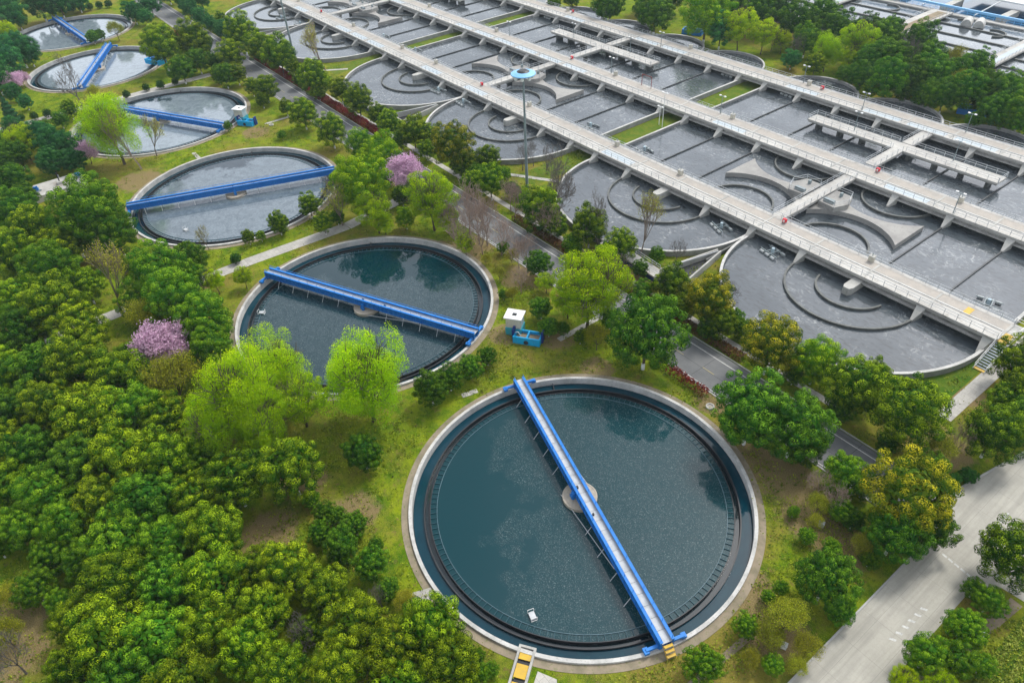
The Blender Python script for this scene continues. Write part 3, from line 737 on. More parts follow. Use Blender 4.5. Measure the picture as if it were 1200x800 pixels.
def mast(x, y, h, label):
    t = empty('high_mast', (x, y, 0), 0, label, 'mast', 'high floodlight masts')
    MB().tube((0,0,0),(0,0,h),.34,.17,12).build('pole', M['galv'], t, smooth=False)
    MB().box(-.5,-.5,-.05,.5,.5,.3).build('base', M['concrete'], t)
    a = math.radians(20)
    m = MB(); n = 28; prof = [(.4,h+.15),(2.4,h+.25),(2.4,h+.42),(1.5,h+.75),(.4,h+.75)]
    vs = [(r*math.cos(2*PI*k/n), r*math.sin(2*PI*k/n), z) for r, z in prof for k in range(n)]
    fs = [(j*n+k, j*n+(k+1)%n, (j+1)*n+(k+1)%n, (j+1)*n+k) for j in range(4) for k in range(n)]
    m.add(vs, fs).build('lamp_ring', M['lampblue'], t)
    MB().tube((0,0,h+.75),(0,0,h+1.0),1.25,.8,24).build('cap', M['dark'], t)
    for k in range(8):
        c, s_ = math.cos(2*PI*k/8), math.sin(2*PI*k/8)
        MB().box(1.8*c-.22, 1.8*s_-.22, h-.5, 1.8*c+.22, 1.8*s_+.22, h+.19).build('floodlight', M['white'], t)
mast(-66.22, 44.54, 25.4, 'tall floodlight mast with a light blue round head in the middle of the photo')
mast(-186.4, 45.7, 30, 'tall floodlight mast at the top left whose head is out of the frame')
# floating mixers
def floater(x, y, rz, label, n=3):
    t = empty('floating_mixer', (x, y, WZ), rz, label, 'floating mixer', 'floating mixers on the basins')
    p = MB()
    for i in range(n):
        for j in (-1, 1):
            cx = (i-(n-1)/2)*1.35
            a = MB().tube((cx-.45, j*1.25, .14), (cx+.45, j*1.25, .14), .3, n=10); a.build('pontoon', M['pontoon'], t)
    f = MB().beam((-n*.7,-.9,.42),(n*.7,-.9,.42),.12,.1).beam((-n*.7,.9,.42),(n*.7,.9,.42),.12,.1).beam((-.5,-1.3,.52),(-.5,1.3,.52),.12,.1).beam((.5,-1.3,.52),(.5,1.3,.52),.12,.1)
    f.build('frame', M['galv'], t)
    MB().tube((0,0,.1),(0,0,1.15),.32,.28,12).build('motor', M['bluegrey'], t)
for (x, y, rz, l) in [(-29.8, 63.43, -0.37, 'grey floating mixer in the left bay of the nearest basin, under the deck'), (-17.89, 63.31, -0.21, 'grey floating mixer in the right bay of the nearest basin, left end'), (14.2, 76.49, 0.24, 'grey floating mixer in the last lane before the stairs'), (-60.66, 127.64, -0.07, 'grey floating mixer below the farthest deck at the nearest basin'), (-63.2, 76.78, -0.26, 'grey floating mixer beside the grass strip behind the nearest deck'), (-80.26, 127.88, 0.04, 'grey floating mixer left of the grass strip below the farthest deck'), (-81.43, 76.78, 0.16, 'grey floating mixer right of the floodlight mast behind the nearest deck'), (-128.02, 62.52, 0.14, 'grey floating mixer in the right bay of the middle basin, upper one'), (-116.11, 62.63, -0.1, 'grey floating mixer beside the round bay centre of the middle basin'), (-161.51, 75.84, -0.05, 'grey floating mixer behind the nearest deck, middle basin left end'), (-180.93, 75.58, 0.01, 'grey floating mixer by the grass strip at the far basin'), (-215.63, 61.56, 0.22, 'grey floating mixer in the bay of the far basin, left one'), (-227.66, 59.77, 0.02, 'grey floating mixer in the far basin next to the mast'), (-156.89, 127.58, -0.09, 'grey floating mixer below the farthest deck at the top')]: floater(x, y, rz, l)

# ---------------------------------------------------------------- sheds with blue tanks
def kiosk(x, y, rz, s, lab1, lab2):
    t = empty('pump_kiosk', (x, y, 0), rz, lab1, 'kiosk', 'small pump kiosks beside the tanks'); t.scale = (1.08, 1.08, 1.25)
    MB().box(-1.25,-1.05,0,1.25,1.05,1.2).build('plinth', M['teal'], t, bevel=.03)
    MB().box(-1.15,-.95,1.2,1.15,.95,2.75).build('wall', M['cream'], t, bevel=.03)
    MB().box(1.153,-.8,1.35,1.19,.8,2.6).build('side_panel', M['bluegrey'], t)
    r = MB().box(-1.4,-1.2,2.75,-.35,1.2,2.9).box(.35,-1.2,2.75,1.4,1.2,2.9).box(-.35,-1.2,2.75,.35,-.35,2.9).box(-.35,.35,2.75,.35,1.2,2.9)
    r.build('roof', M['white'], t)
    MB().box(-.35,-.35,2.60,.35,.35,2.756).build('roof_hatch', M['dark'], t)
    b = empty('valve_pit', (x+s*3.6*math.cos(rz)+.2, y+s*3.6*math.sin(rz)-1.9, 0), rz, lab2, 'valve pit', 'blue valve pits beside the tanks'); b.scale = (1.12, 1.12, 1.1)
    w_ = MB().box(-2.0,-1.1,0,2.0,-.9,1.25).box(-2.0,.9,0,2.0,1.1,1.0).box(-2.0,-.898,0,-1.8,.898,1.1).box(1.8,-.898,0,2.0,.898,1.1).box(-.1,-.898,0,.1,.898,1.1)
    w_.build('pit_wall', M['cyan'], b)
    MB().box(-1.79,-.89,0,-.11,.89,.5).box(.11,-.89,0,1.79,.89,.5).build('pit_fill', M['soil'], b)
    MB().box(-2.3,-.5,0,-2.01,.7,1.9).box(2.01,-.2,0,2.25,.7,1.9).build('hand_gate', M['navy'], b)
    MB().tube((-1.9,-.2,1.3),(-1.2,-.9,2.1),.05).tube((-1.2,-.9,2.1),(-.9,-.6,1.2),.05).build('gate_rail', M['white'], b)
    MB().tube((0,-1.15,.5),(0,-1.22,.5),.35,n=14).build('pipe_opening', M['dark'], b)
kiosk(-31.6, 14.2, .62, 1, 'small cream and teal kiosk with a white roof right of the second tank', 'bright blue open valve pit beside the kiosk, right of the second tank')
kiosk(-148.8, 13.6, .62, 1, 'small white-roofed kiosk right of the fourth tank', 'bright blue open valve pit right of the fourth tank')
# far blue pits
for (x, y, l) in ((-214,10.5,'light blue valve pit at the head of the fifth tank'), (-112,149.0,'blue valve pit behind the farthest deck at the top'), (-24.5,149.5,'blue valve pit behind the farthest deck at the right')):
    t = empty('valve_pit', (x, y, 0), .4, l, 'valve pit', 'blue valve pits beside the tanks')
    for (b_, nm) in (((-3.2,-1.6,0,3.2,-1.3,1.5),'pit_wall'), ((-3.2,1.3,0,3.2,1.6,1.5),'pit_wall'), ((-3.2,-1.29,0,-2.9,1.29,1.5),'pit_wall'), ((2.9,-1.29,0,3.2,1.29,1.5),'pit_wall')):
        MB().box(*b_).build(nm, M['cyan'] if l[0] == 'l' else M['blue'], t)
    MB().box(-2.89,-1.29,0,2.89,1.29,.5).build('pit_floor', M['dark'], t)
    MB().box(-1.2,-1.0,.5,-.2,1.0,1.9).box(.6,-1.0,.5,1.6,1.0,1.9).build('gate', M['blue'], t)
# pale platform with pumps at the left
t = empty('pump_platform', (-140.6,-33.4,0), 0, 'pale concrete platform with pumps in the clearing at the left edge', 'platform')
MB().box(-3.4,-5.6,-.1,3.4,5.6,1.5).build('base', M['deck'], t, bevel=.05)
MB().box(-1.6,-.8,1.5,1.6,2.2,1.56).build('worn_cover', M['deck_brown'], t)
MB().tube((.2,.6,1.56),(.2,.6,4.2),.12).build('vent_pipe', M['dark'], t)
MB().box(-.6,.0,1.56,.9,1.4,2.2).build('hatch_box', M['concrete'], t)
for (dx, dy, l) in ((.4,-4.4,'blue pump on the near end of the pale platform'), (-.6,4.6,'blue pump on the far end of the pale platform')):
    q = empty('pump', (-140.6+dx, -33.4+dy, 1.5), .5, l, 'pump', 'blue pumps on the platform')
    MB().box(-.8,-.6,0,.8,.6,.25).build('skid', M['galv'], q)
    MB().tube((-.6,0,.65),(.5,0,.65),.38,n=12).build('motor', M['blue'], q)
    MB().tube((.5,0,.6),(.5,0,1.3),.2,n=10).build('outlet', M['blue'], q)
# open concrete chamber with yellow covers at the bottom edge
t = empty('cover_chamber', (13.0,-19.9,0), -.95, 'concrete chamber with yellow covers at the bottom edge below the nearest tank', 'chamber')
MB().box(-2.6,-.95,-.1,2.4,-.7,.45).box(-2.6,.7,-.1,2.4,.95,.45).box(-2.6,-.698,-.1,-2.35,.698,.45).build('frame', M['concrete'], t)
MB().box(-2.34,-.69,-.1,2.39,.69,.1).build('pit', M['dark'], t)
for x0, x1 in ((-2.0,-1.1), (-.6,.9), (1.4,2.3)): MB().box(x0,-.65,.2,x1,.65,.3).build('cover', M['yellow'], t)
tag(MB().prism([(14.1,-18.6),(16.0,-17.6),(18.6,-19.6),(16.6,-22.5)], -.05, .05).build('paved_corner', M['slab']), kind='structure')
# manholes and little boxes
for (x, y, l) in [(0.3, 24.81, 'round concrete manhole at the kerb end above the first tank'), (-140.54, 18.18, 'small concrete manhole near the kiosk of the fourth tank')]:
    t = empty('manhole', (x, y, 0), 0, l, 'manhole', 'concrete manholes in the grass')
    MB().ring(0,0,.42,.62,-.05,.28,n=20).build('ring', M['concrete'], t)
    MB().tube((0,0,.05),(0,0,.16),.41,n=20).build('lid', M['deck_brown'], t)
for (x, y, l) in [(22.1, 19.37, 'white meter box on the verge right of the first tank'), (28.51, 3.23, 'white meter box at the lower verge near the concrete road'), (40.63, 20.04, 'white meter box among shrubs right of the concrete road')]:
    t = empty('meter_box', (x, y, 0), .4, l, 'box', 'small white boxes in the grass')
    MB().box(-.3,-.25,0,.3,.25,.6).build('housing', M['white'], t, bevel=.03)
    MB().box(-.34,-.29,.6,.34,.29,.68).build('lid', M['rail'], t)
t = empty('bollard', (-28.2,6.1,0), 0, 'thin black post in the lawn between the two front tanks', 'post')
MB().tube((0,0,0),(0,0,1.9),.09,n=8).build('pole', M['dark'], t); MB().tube((0,0,1.9),(0,0,2.05),.14,n=8).build('cap', M['dark'], t)
t = empty('stone_bench', (-83.5,-24.5,0), .2, 'grey slab seats by the path beside the third tank', 'bench')
MB().box(-1.6,-1.2,0,-.3,1.0,.45).build('seat', M['galv'], t); MB().box(.2,-.9,0,1.3,1.2,.4).build('seat', M['concrete'], t)

# ---------------------------------------------------------------- second works beyond the tree belt
t = empty('far_basin', (-66, 200, 0), 0, 'far water basin with lanes beyond the tree belt at the upper right', 'basin')
P = dict(parent=t, world=True)
m = MB().box(-190,176,-.1,30,176.4,1.4).box(-190,214.6,-.1,30,215.0,1.4)
m.build('outer_wall', M['wall'], **P)
for y in (181.8, 189.4, 197.8, 206.5):
    for (xa, xb) in ((-150,-98.5),(-93.6,-70),(-62.8,-37.5),(-33.0,30)):
        MB().box(xa, y-.3, .2, xb, y+.3, 1.35).build('lane_wall', M['guide'], **P)
for cx, cy in ((-58.5,210.0),(-47,206.5),(-82,210)):
    MB().ring(cx, cy, 3.2, 3.6, .2, 1.4, -1.2, 2.2, 24).build('guide_arc', M['guide'], **P)
tag(sheet('water', M['basin_water'], -190, 176.4, 30, 214.6, 1.0), kind='structure')
for (xa, xb, l, mt) in ((-98.3,-93.9,'pale deck crossing the far basin, leftmost of three','deck'), (-69.6,-63.2,'sand coloured deck crossing the far basin, middle of three','deck'), (-37.2,-33.2,'pale deck with light blue panels crossing the far basin at the right edge','deck')):
    t = empty('far_deck', ((xa+xb)/2, 200, 2.2), 0, l, 'walkway deck', 'decks over the far basin')
    P = dict(parent=t, world=True)
    MB().box(xa, 177, 1.7, xb, 214.4, 2.2).build('slab', M[mt], **P)
    MB().box(xa+(xb-xa)*.35, 180, 2.2, xb-.9, 213, 2.22).build('panel', {'sand':M['soil'],'pale':M['tarp']}[l.split()[0] if l.split()[0] in('sand','pale') else 'pale'], **P)
    q = MB(); rails(q, (xa+.1,177,0),(xa+.1,214.4,0),2.2); rails(q,(xb-.1,177,0),(xb-.1,214.4,0),2.2); q.build('railing', M['rail'], **P)
t = empty('service_walk', (-60, 215.5, 1.5), 0, 'sand coloured service walk along the far basin edge', 'walkway')
MB().box(-130,215.02,0,30,217.2,1.5).build('slab', M['deck'], t, world=True)
q = MB(); rails(q, (-130,217.0,0),(30,217.0,0),1.5); q.build('railing', M['lampblue'], t, world=True)
t = empty('sail', (-54.5,209.8,1.2), .3, 'pair of white curved covers on the far basin', 'cover')
for dx in (-1.7, 1.7):
    m = MB(); n = 10; vs = []
    for k in range(n+1):
        a = PI*k/n; vs += [(dx+1.5*math.cos(a), -2.2, 2.0*math.sin(a)), (dx+1.5*math.cos(a), 2.2, 2.0*math.sin(a))]
    m.add(vs, [(2*k, 2*k+1, 2*k+3, 2*k+2) for k in range(n)] + [tuple(2*k for k in range(n+1)), tuple(2*k+1 for k in range(n+1))[::-1]])
    m.build('shell', M['rim'], t)
t = empty('filter_hall', (-60, 226, 0), 0, 'open dark blue pools under a long white roof at the upper right corner', 'building')
P = dict(parent=t, world=True)
tag(sheet('water', M['hallblue'], -150, 217.4, 40, 300, .9), kind='structure')
MB().box(-68,228.5,4.0,40,246,4.5).build('roof', M['white'], **P)
for x in (-102,-85,-68,-50.5,-33,-15,3):
    MB().box(x-1.1,217.5,0,x+1.1,228.4,2.6).build('pier', M['concrete'], **P)
for x in (-76,-59,-42,-24):
    MB().beam((x,220,.9),(x+3,228.3,3.9),.25,.3).build('strut', M['white'], **P)
MB().box(-130,217.3,2.62,40,217.9,3.2).build('beam', M['lampblue'], **P)

# ---------------------------------------------------------------- foliage
def leaf_mat(name, old_shade, young_lit, spread=.018, trans=.2, vspread=.25):
    m, nt, b = new_mat(name)
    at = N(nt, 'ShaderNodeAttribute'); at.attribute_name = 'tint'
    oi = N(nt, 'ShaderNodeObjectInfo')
    c = mix(nt, at.outputs['Fac'], old_shade, young_lit)  # new-growth yellow; on puffed crowns it also paints lit tops and dark gaps
    h = N(nt, 'ShaderNodeHueSaturation'); nt.links.new(c, h.inputs['Color'])
    nt.links.new(mrange(nt, oi.outputs['Random'], 0, 1, .5-spread*.35, .5+spread), h.inputs['Hue'])
    ml = N(nt, 'ShaderNodeMath', operation='MULTIPLY'); nt.links.new(oi.outputs['Random'], ml.inputs[0]); ml.inputs[1].default_value = 7.31
    fr = N(nt, 'ShaderNodeMath', operation='FRACT'); nt.links.new(ml.outputs[0], fr.inputs[0])
    nt.links.new(mrange(nt, fr.outputs[0], 0, 1, 1-vspread, 1+vspread), h.inputs['Value'])
    nt.links.new(h.outputs[0], b.inputs['Base Color']); b.inputs['Roughness'].default_value = .65
    b.inputs['Specular IOR Level'].default_value = .08
    tr = N(nt, 'ShaderNodeBsdfTranslucent'); nt.links.new(h.outputs[0], tr.inputs['Color'])
    ms = N(nt, 'ShaderNodeMixShader'); ms.inputs[0].default_value = trans
    nt.links.new(b.outputs[0], ms.inputs[1]); nt.links.new(tr.outputs[0], ms.inputs[2])
    nt.links.new(ms.outputs[0], nt.nodes['Material Output'].inputs['Surface']); return m
M['twig_brown'] = stained('brown_twigs', (.34,.25,.20), (.25,.185,.15), None, 2, 8, .9)
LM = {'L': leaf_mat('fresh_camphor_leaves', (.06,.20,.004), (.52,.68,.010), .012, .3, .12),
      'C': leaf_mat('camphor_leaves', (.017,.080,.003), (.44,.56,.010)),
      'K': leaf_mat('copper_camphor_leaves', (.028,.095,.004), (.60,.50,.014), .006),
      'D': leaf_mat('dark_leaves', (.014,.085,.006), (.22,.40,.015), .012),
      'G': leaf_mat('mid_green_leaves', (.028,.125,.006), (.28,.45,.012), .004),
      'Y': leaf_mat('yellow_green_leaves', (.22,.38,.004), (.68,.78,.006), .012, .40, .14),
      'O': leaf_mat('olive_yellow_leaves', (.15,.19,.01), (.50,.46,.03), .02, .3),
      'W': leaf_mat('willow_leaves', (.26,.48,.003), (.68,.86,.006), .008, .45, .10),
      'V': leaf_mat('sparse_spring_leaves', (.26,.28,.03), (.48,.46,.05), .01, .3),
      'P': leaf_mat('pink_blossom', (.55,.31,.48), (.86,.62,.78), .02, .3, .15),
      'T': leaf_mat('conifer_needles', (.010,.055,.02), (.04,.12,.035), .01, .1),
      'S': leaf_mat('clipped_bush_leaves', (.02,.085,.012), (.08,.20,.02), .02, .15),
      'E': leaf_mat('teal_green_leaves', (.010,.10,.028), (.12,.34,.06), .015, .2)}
rg = np.random.default_rng(11)
def unit(n):
    v = rg.normal(size=(n, 3)); return v/np.linalg.norm(v, axis=1, keepdims=True)
def leaf_mesh(name, c, nrm, size, tint):
    """one small pointed leaf cluster card per row"""
    n = len(c); r = unit(n); u = np.cross(nrm, r); u /= np.linalg.norm(u, axis=1, keepdims=True)+1e-9
    v = np.cross(nrm, u); s = size[:, None]
    P = np.stack([c-u*s, c+v*s*.62, c+u*s, c-v*s*.62], 1).reshape(-1, 3)
    me = bpy.data.meshes.new(name); me.vertices.add(4*n); me.vertices.foreach_set('co', P.astype(np.float32).ravel())
    me.loops.add(4*n); me.loops.foreach_set('vertex_index', np.arange(4*n, dtype=np.int32))
    me.polygons.add(n); me.polygons.foreach_set('loop_start', np.arange(0, 4*n, 4, dtype=np.int32))
    me.update(calc_edges=True)
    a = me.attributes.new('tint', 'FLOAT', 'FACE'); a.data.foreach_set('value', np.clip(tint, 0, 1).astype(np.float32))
    me.materials.append(None); return me
def crown_clumps(nc, shape, zc, rad, cl=(.16,.26), per=170, leaf=.03, low=-.55, inner=.25, squash=.85, tintbias=0, rough=.14, jit=.34, jr=.03, core=.66):
    """a crown of many puffs: each puff a shell of leaf clusters facing outward"""
    i = np.arange(nc)+.5; ph = np.arccos(1-2*i/nc); th = PI*(1+5**.5)*i
    d = np.stack([np.sin(ph)*np.cos(th), np.sin(ph)*np.sin(th), np.cos(ph)], 1)+rg.normal(size=(nc, 3))*.13
    d /= np.linalg.norm(d, axis=1, keepdims=True); d = d[d[:, 2] > low]; nc = len(d)
    k = rg.normal(size=(5, 3)); lump = 1+sum(rough*.6*np.sin(d@k[j]*2.2+j) for j in range(5))/1.6
    rr = (rad*(.80+rg.uniform(-.15, .16, nc)))*lump
    C = d*rr[:, None]; ni = int(nc*inner)
    Ci = unit(ni)*rg.uniform(.2, .62, (ni, 1)); C = np.concatenate([C, Ci])
    R_ = np.concatenate([rg.uniform(*cl, nc), rg.uniform(cl[0]*1.2, cl[1]*1.3, ni)])
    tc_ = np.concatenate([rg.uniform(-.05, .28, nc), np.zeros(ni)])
    pts, nr, sz, ti = [], [], [], []
    for j in range(len(C)):
        m = int(per*(R_[j]/cl[1])**1.6*(1 if j < nc else .5)); e = unit(m)
        if j < nc: e = e[(e@d[j] > -.45) | (e[:, 2] > 0)]
        # sub-puffs give each clump a knobbly surface
        kk = unit(6); bumpy = np.max(e@kk.T, axis=1); q = .80+.22*bumpy**2+rg.normal(size=len(e))*jr
        p = C[j]+e*(R_[j]*q)[:, None]*np.array([1, 1, squash]); nn = e+jit*unit(len(e)); nn /= np.linalg.norm(nn, axis=1, keepdims=True)
        pts.append(p); nr.append(nn); sz.append(leaf*rg.uniform(.7, 1.3, len(e)))
        ti.append(tc_[j]+tintbias+.80*np.clip((e[:, 2]+.05)*1.1, 0, 1)**1.5*np.clip((q-.80)*3.4, 0, 1)+rg.uniform(-.12, .12, len(e)))  # upward sides turn yellow: new leaves plus top light painted into the tint
    if core:      # dense core with shade painted in, so that no sky or trunk shows through
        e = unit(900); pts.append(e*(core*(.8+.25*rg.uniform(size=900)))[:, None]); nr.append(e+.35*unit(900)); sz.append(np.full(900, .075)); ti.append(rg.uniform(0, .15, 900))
    nr[-1] /= np.linalg.norm(nr[-1], axis=1, keepdims=True)
    p = np.concatenate(pts)*np.array(shape); p[:, 2] += zc
    return p, np.concatenate(nr), np.concatenate(sz), np.concatenate(ti)
def sprays(segs, per, spread, leaf, droop=0.):
    """leaves strewn along thin branches, for airy crowns"""
    P = []; 
    for (a, b_) in segs:
        m = max(1, rg.poisson(per)); t_ = rg.uniform(0, 1, (m, 1)); p = a+(b_-a)*t_+rg.normal(size=(m, 3))*spread
        if droop: p[:, 2] -= np.abs(rg.normal(size=m))*droop
        P.append(p)
    p = np.concatenate(P); n = len(p)
    return p, unit(n), leaf*rg.uniform(.6, 1.35, n), rg.uniform(0, 1, n)
def branches(height, rad, r0, levels, kids, seed, up=.55, first=.3, wob=.12, lean=1.):
    """recursive limbs; returns tubes (p, q, r0, r1) and the thin end segments"""
    R = random.Random(seed); tubes, tips = [], []
    def grow(p, d, L, r, lv):
        n = 2 if lv else 3; pts = [p]
        for k in range(n):
            d = (d+Vector((R.gauss(0, wob), R.gauss(0, wob), R.gauss(0, wob)*.5))).normalized()
            q = pts[-1]+d*(L/n); ra = r*(1-.45*k/n); rb = r*(1-.45*(k+1)/n); tubes.append((pts[-1], q, ra, rb)); pts.append(q)
        if lv >= levels: tips.append((np.array(pts[0]), np.array(pts[-1]))); return
        nk = kids[min(lv, len(kids)-1)]
        for k in range(nk):
            a = 2*PI*(k+R.random()*.7)/nk+seed
            side = Vector((math.cos(a), math.sin(a), 0)); side = (side-d*side.dot(d)).normalized()
            base = pts[-1] if (k % 2 == 0 or lv == 0) else pts[-2]+(pts[-1]-pts[-2])*R.random()
            nd = (d*up+side*(1-up)*lean*(1.1 if lv == 0 else .9)+Vector((0, 0, .12))).normalized()
            grow(base, nd, L*R.uniform(.62, .85) if lv else (height-height*first)*R.uniform(.42, .52), r*.5, lv+1)
    grow(Vector((0, 0, -.05)), Vector((0, 0, 1)), height*first, r0, 0)
    return tubes, tips
def bark_mesh(name, tubes, mat, n=4, white=0):
    m = MB()
    for (p, q, a, b_) in tubes:
        big = a > .05; m.tube(p, q, max(a, .008), max(b_, .005), 7 if big else 3)
    me = bpy.data.meshes.new(name); me.from_pydata(m.v, [], m.f); me.materials.append(mat)
    if white: 
        me.materials.append(M['white'])
        for pl in me.polygons:
            if all(me.vertices[i].co.z < white for i in pl.vertices): pl.material_index = 1
    return me
def white_trunk(zc, r0=.048):
    # tapered trunk with a whitewashed foot and limbs reaching into the crown
    tb = [(Vector((0,0,-.05)), Vector((.01,0,.19)), r0*1.15, r0), (Vector((.01,0,.19)), Vector((.02,.01,zc*.55)), r0, r0*.8)]
    for k in range(6):
        a = k*1.05+.4; q = Vector((.5*math.cos(a), .5*math.sin(a), zc+.12*math.sin(3*a)))
        tb.append((Vector((.02,.01,zc*.45+.04*(k%3))), q, r0*.5, r0*.2))
        tb.append((q, q+Vector((.25*math.cos(a+.5), .25*math.sin(a+.5), .2)), r0*.2, r0*.08))
    return tb
ZC = {'L': 1.30, 'C': 1.30, 'K': 1.30, 'D': 1.25, 'G': 1.25, 'S': .92, 'T': 1.7, 'E': 1.2}
PROTO = {}
def proto_dense(key, nvar, **kw):
    zc = ZC[key[0]]; out = []
    for v in range(nvar):
        k2 = dict(nc=int(rg.integers(100, 122)), shape=(1+rg.uniform(-.07,.07), 1+rg.uniform(-.07,.07), 1.02+rg.uniform(-.07,.08)), zc=zc, rad=1.0); k2.update(kw)
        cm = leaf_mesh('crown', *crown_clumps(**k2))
        tm = bark_mesh('trunk', white_trunk(zc), M['bark'], white=.2 if key[0] in 'CKDG' else 0); out.append((cm, tm))
    PROTO[key] = out
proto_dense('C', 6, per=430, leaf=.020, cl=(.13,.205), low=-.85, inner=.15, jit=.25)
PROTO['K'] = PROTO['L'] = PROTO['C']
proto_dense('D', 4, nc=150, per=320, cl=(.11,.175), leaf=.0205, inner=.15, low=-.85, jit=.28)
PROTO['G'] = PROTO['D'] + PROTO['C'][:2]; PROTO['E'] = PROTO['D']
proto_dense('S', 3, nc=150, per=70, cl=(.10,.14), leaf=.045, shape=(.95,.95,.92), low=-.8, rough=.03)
def proto_cone():
    out = []
    for v in range(2):
        n = 11000; t_ = rg.uniform(0, 1, n)**.8; a = rg.uniform(0, 2*PI, n); tier = .80+.2*np.sin(t_*46+a*1.0)
        r = (1-t_)**.75*.92*tier*rg.uniform(.8, 1.05, n); p = np.stack([r*np.cos(a), r*np.sin(a), .25+t_*3.1], 1)
        nn = np.stack([np.cos(a), np.sin(a), .5+0*a], 1)+.6*unit(n); nn /= np.linalg.norm(nn, axis=1, keepdims=True)
        cm = leaf_mesh('crown', p, nn, .055*rg.uniform(.6, 1.3, n), rg.uniform(0, 1, n)*.8)
        out.append((cm, bark_mesh('trunk', [(Vector((0,0,-.05)), Vector((0,0,3.0)), .08, .02)], M['bark'])))
    PROTO['T'] = out
proto_cone()
CLUMPY = {'W': dict(nc=95, shape=(1, 1, 1.15), zc=1.7, rad=1.0, cl=(.16,.28), per=850, leaf=.0165, low=-.85, inner=.4, squash=1.25, rough=.3, jit=.9, jr=.13, core=.55),
          'Y': dict(nc=115, shape=(1.02, .98, .95), zc=1.5, rad=1.0, cl=(.12,.22), per=480, leaf=.0185, low=-.8, inner=.35, squash=.8, rough=.25, jit=.8, jr=.12, core=.45)}
def proto_airy(key, nvar, H, levels, kids, per, spread, leaf, r0=.06, up=.5, first=.3, droop=0, fit=True, lean=1., bark='bark', rz=1.):
    out = []
    for v in range(nvar):
        tb, tips = branches(H, 1, r0, levels, kids, 17*v+3+len(key)+ord(key), up, first, .14, lean)
        # scale so that the crown's half width is 1
        ends = np.array([t_[1] for t_ in tips]); s = 1/np.percentile(np.hypot(ends[:,0], ends[:,1]), 93); sz = H/np.percentile(ends[:,2], 97)
        sc = Vector((s, s, sz)); tb = [(Vector(map(float.__mul__, p, sc)), Vector(map(float.__mul__, q, sc)), a, b_) for p, q, a, b_ in tb]
        scn = np.array(sc); tips = [(a*scn, b_*scn) for a, b_ in tips]
        tm = bark_mesh('trunk', tb, M[bark])
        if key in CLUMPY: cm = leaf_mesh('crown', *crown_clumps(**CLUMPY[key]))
        elif per: cm = leaf_mesh('crown', *sprays(tips, per, spread, leaf, droop))
        else: cm = None
        out.append((cm, tm))
    PROTO[key] = out
proto_airy('Y', 4, 2.5, 4, (7,4,4,3), 95, .115, .024, .055, .5, .30, .03)
proto_airy('W', 3, 2.75, 4, (7,4,4,3), 115, .12, .023, .06, .55, .32, .16)
proto_airy('O', 3, 2.3, 4, (6,4,4,3), 34, .10, .028, .05, .5, .28)
proto_airy('P', 3, 1.9, 4, (6,4,4,3), 44, .075, .032, .055, .5, .28)
proto_airy('V', 3, 2.9, 4, (6,4,3,3), 7, .07, .026, .05, .66, .30, 0, lean=.8, bark='bark_pale')
proto_airy('B', 6, 3.1, 5, (5,4,3,3,3), 0, 0, 0, .06, .52, .30, 0, lean=1.15, bark='bark_grey')
PROTO['N'] = PROTO['B']
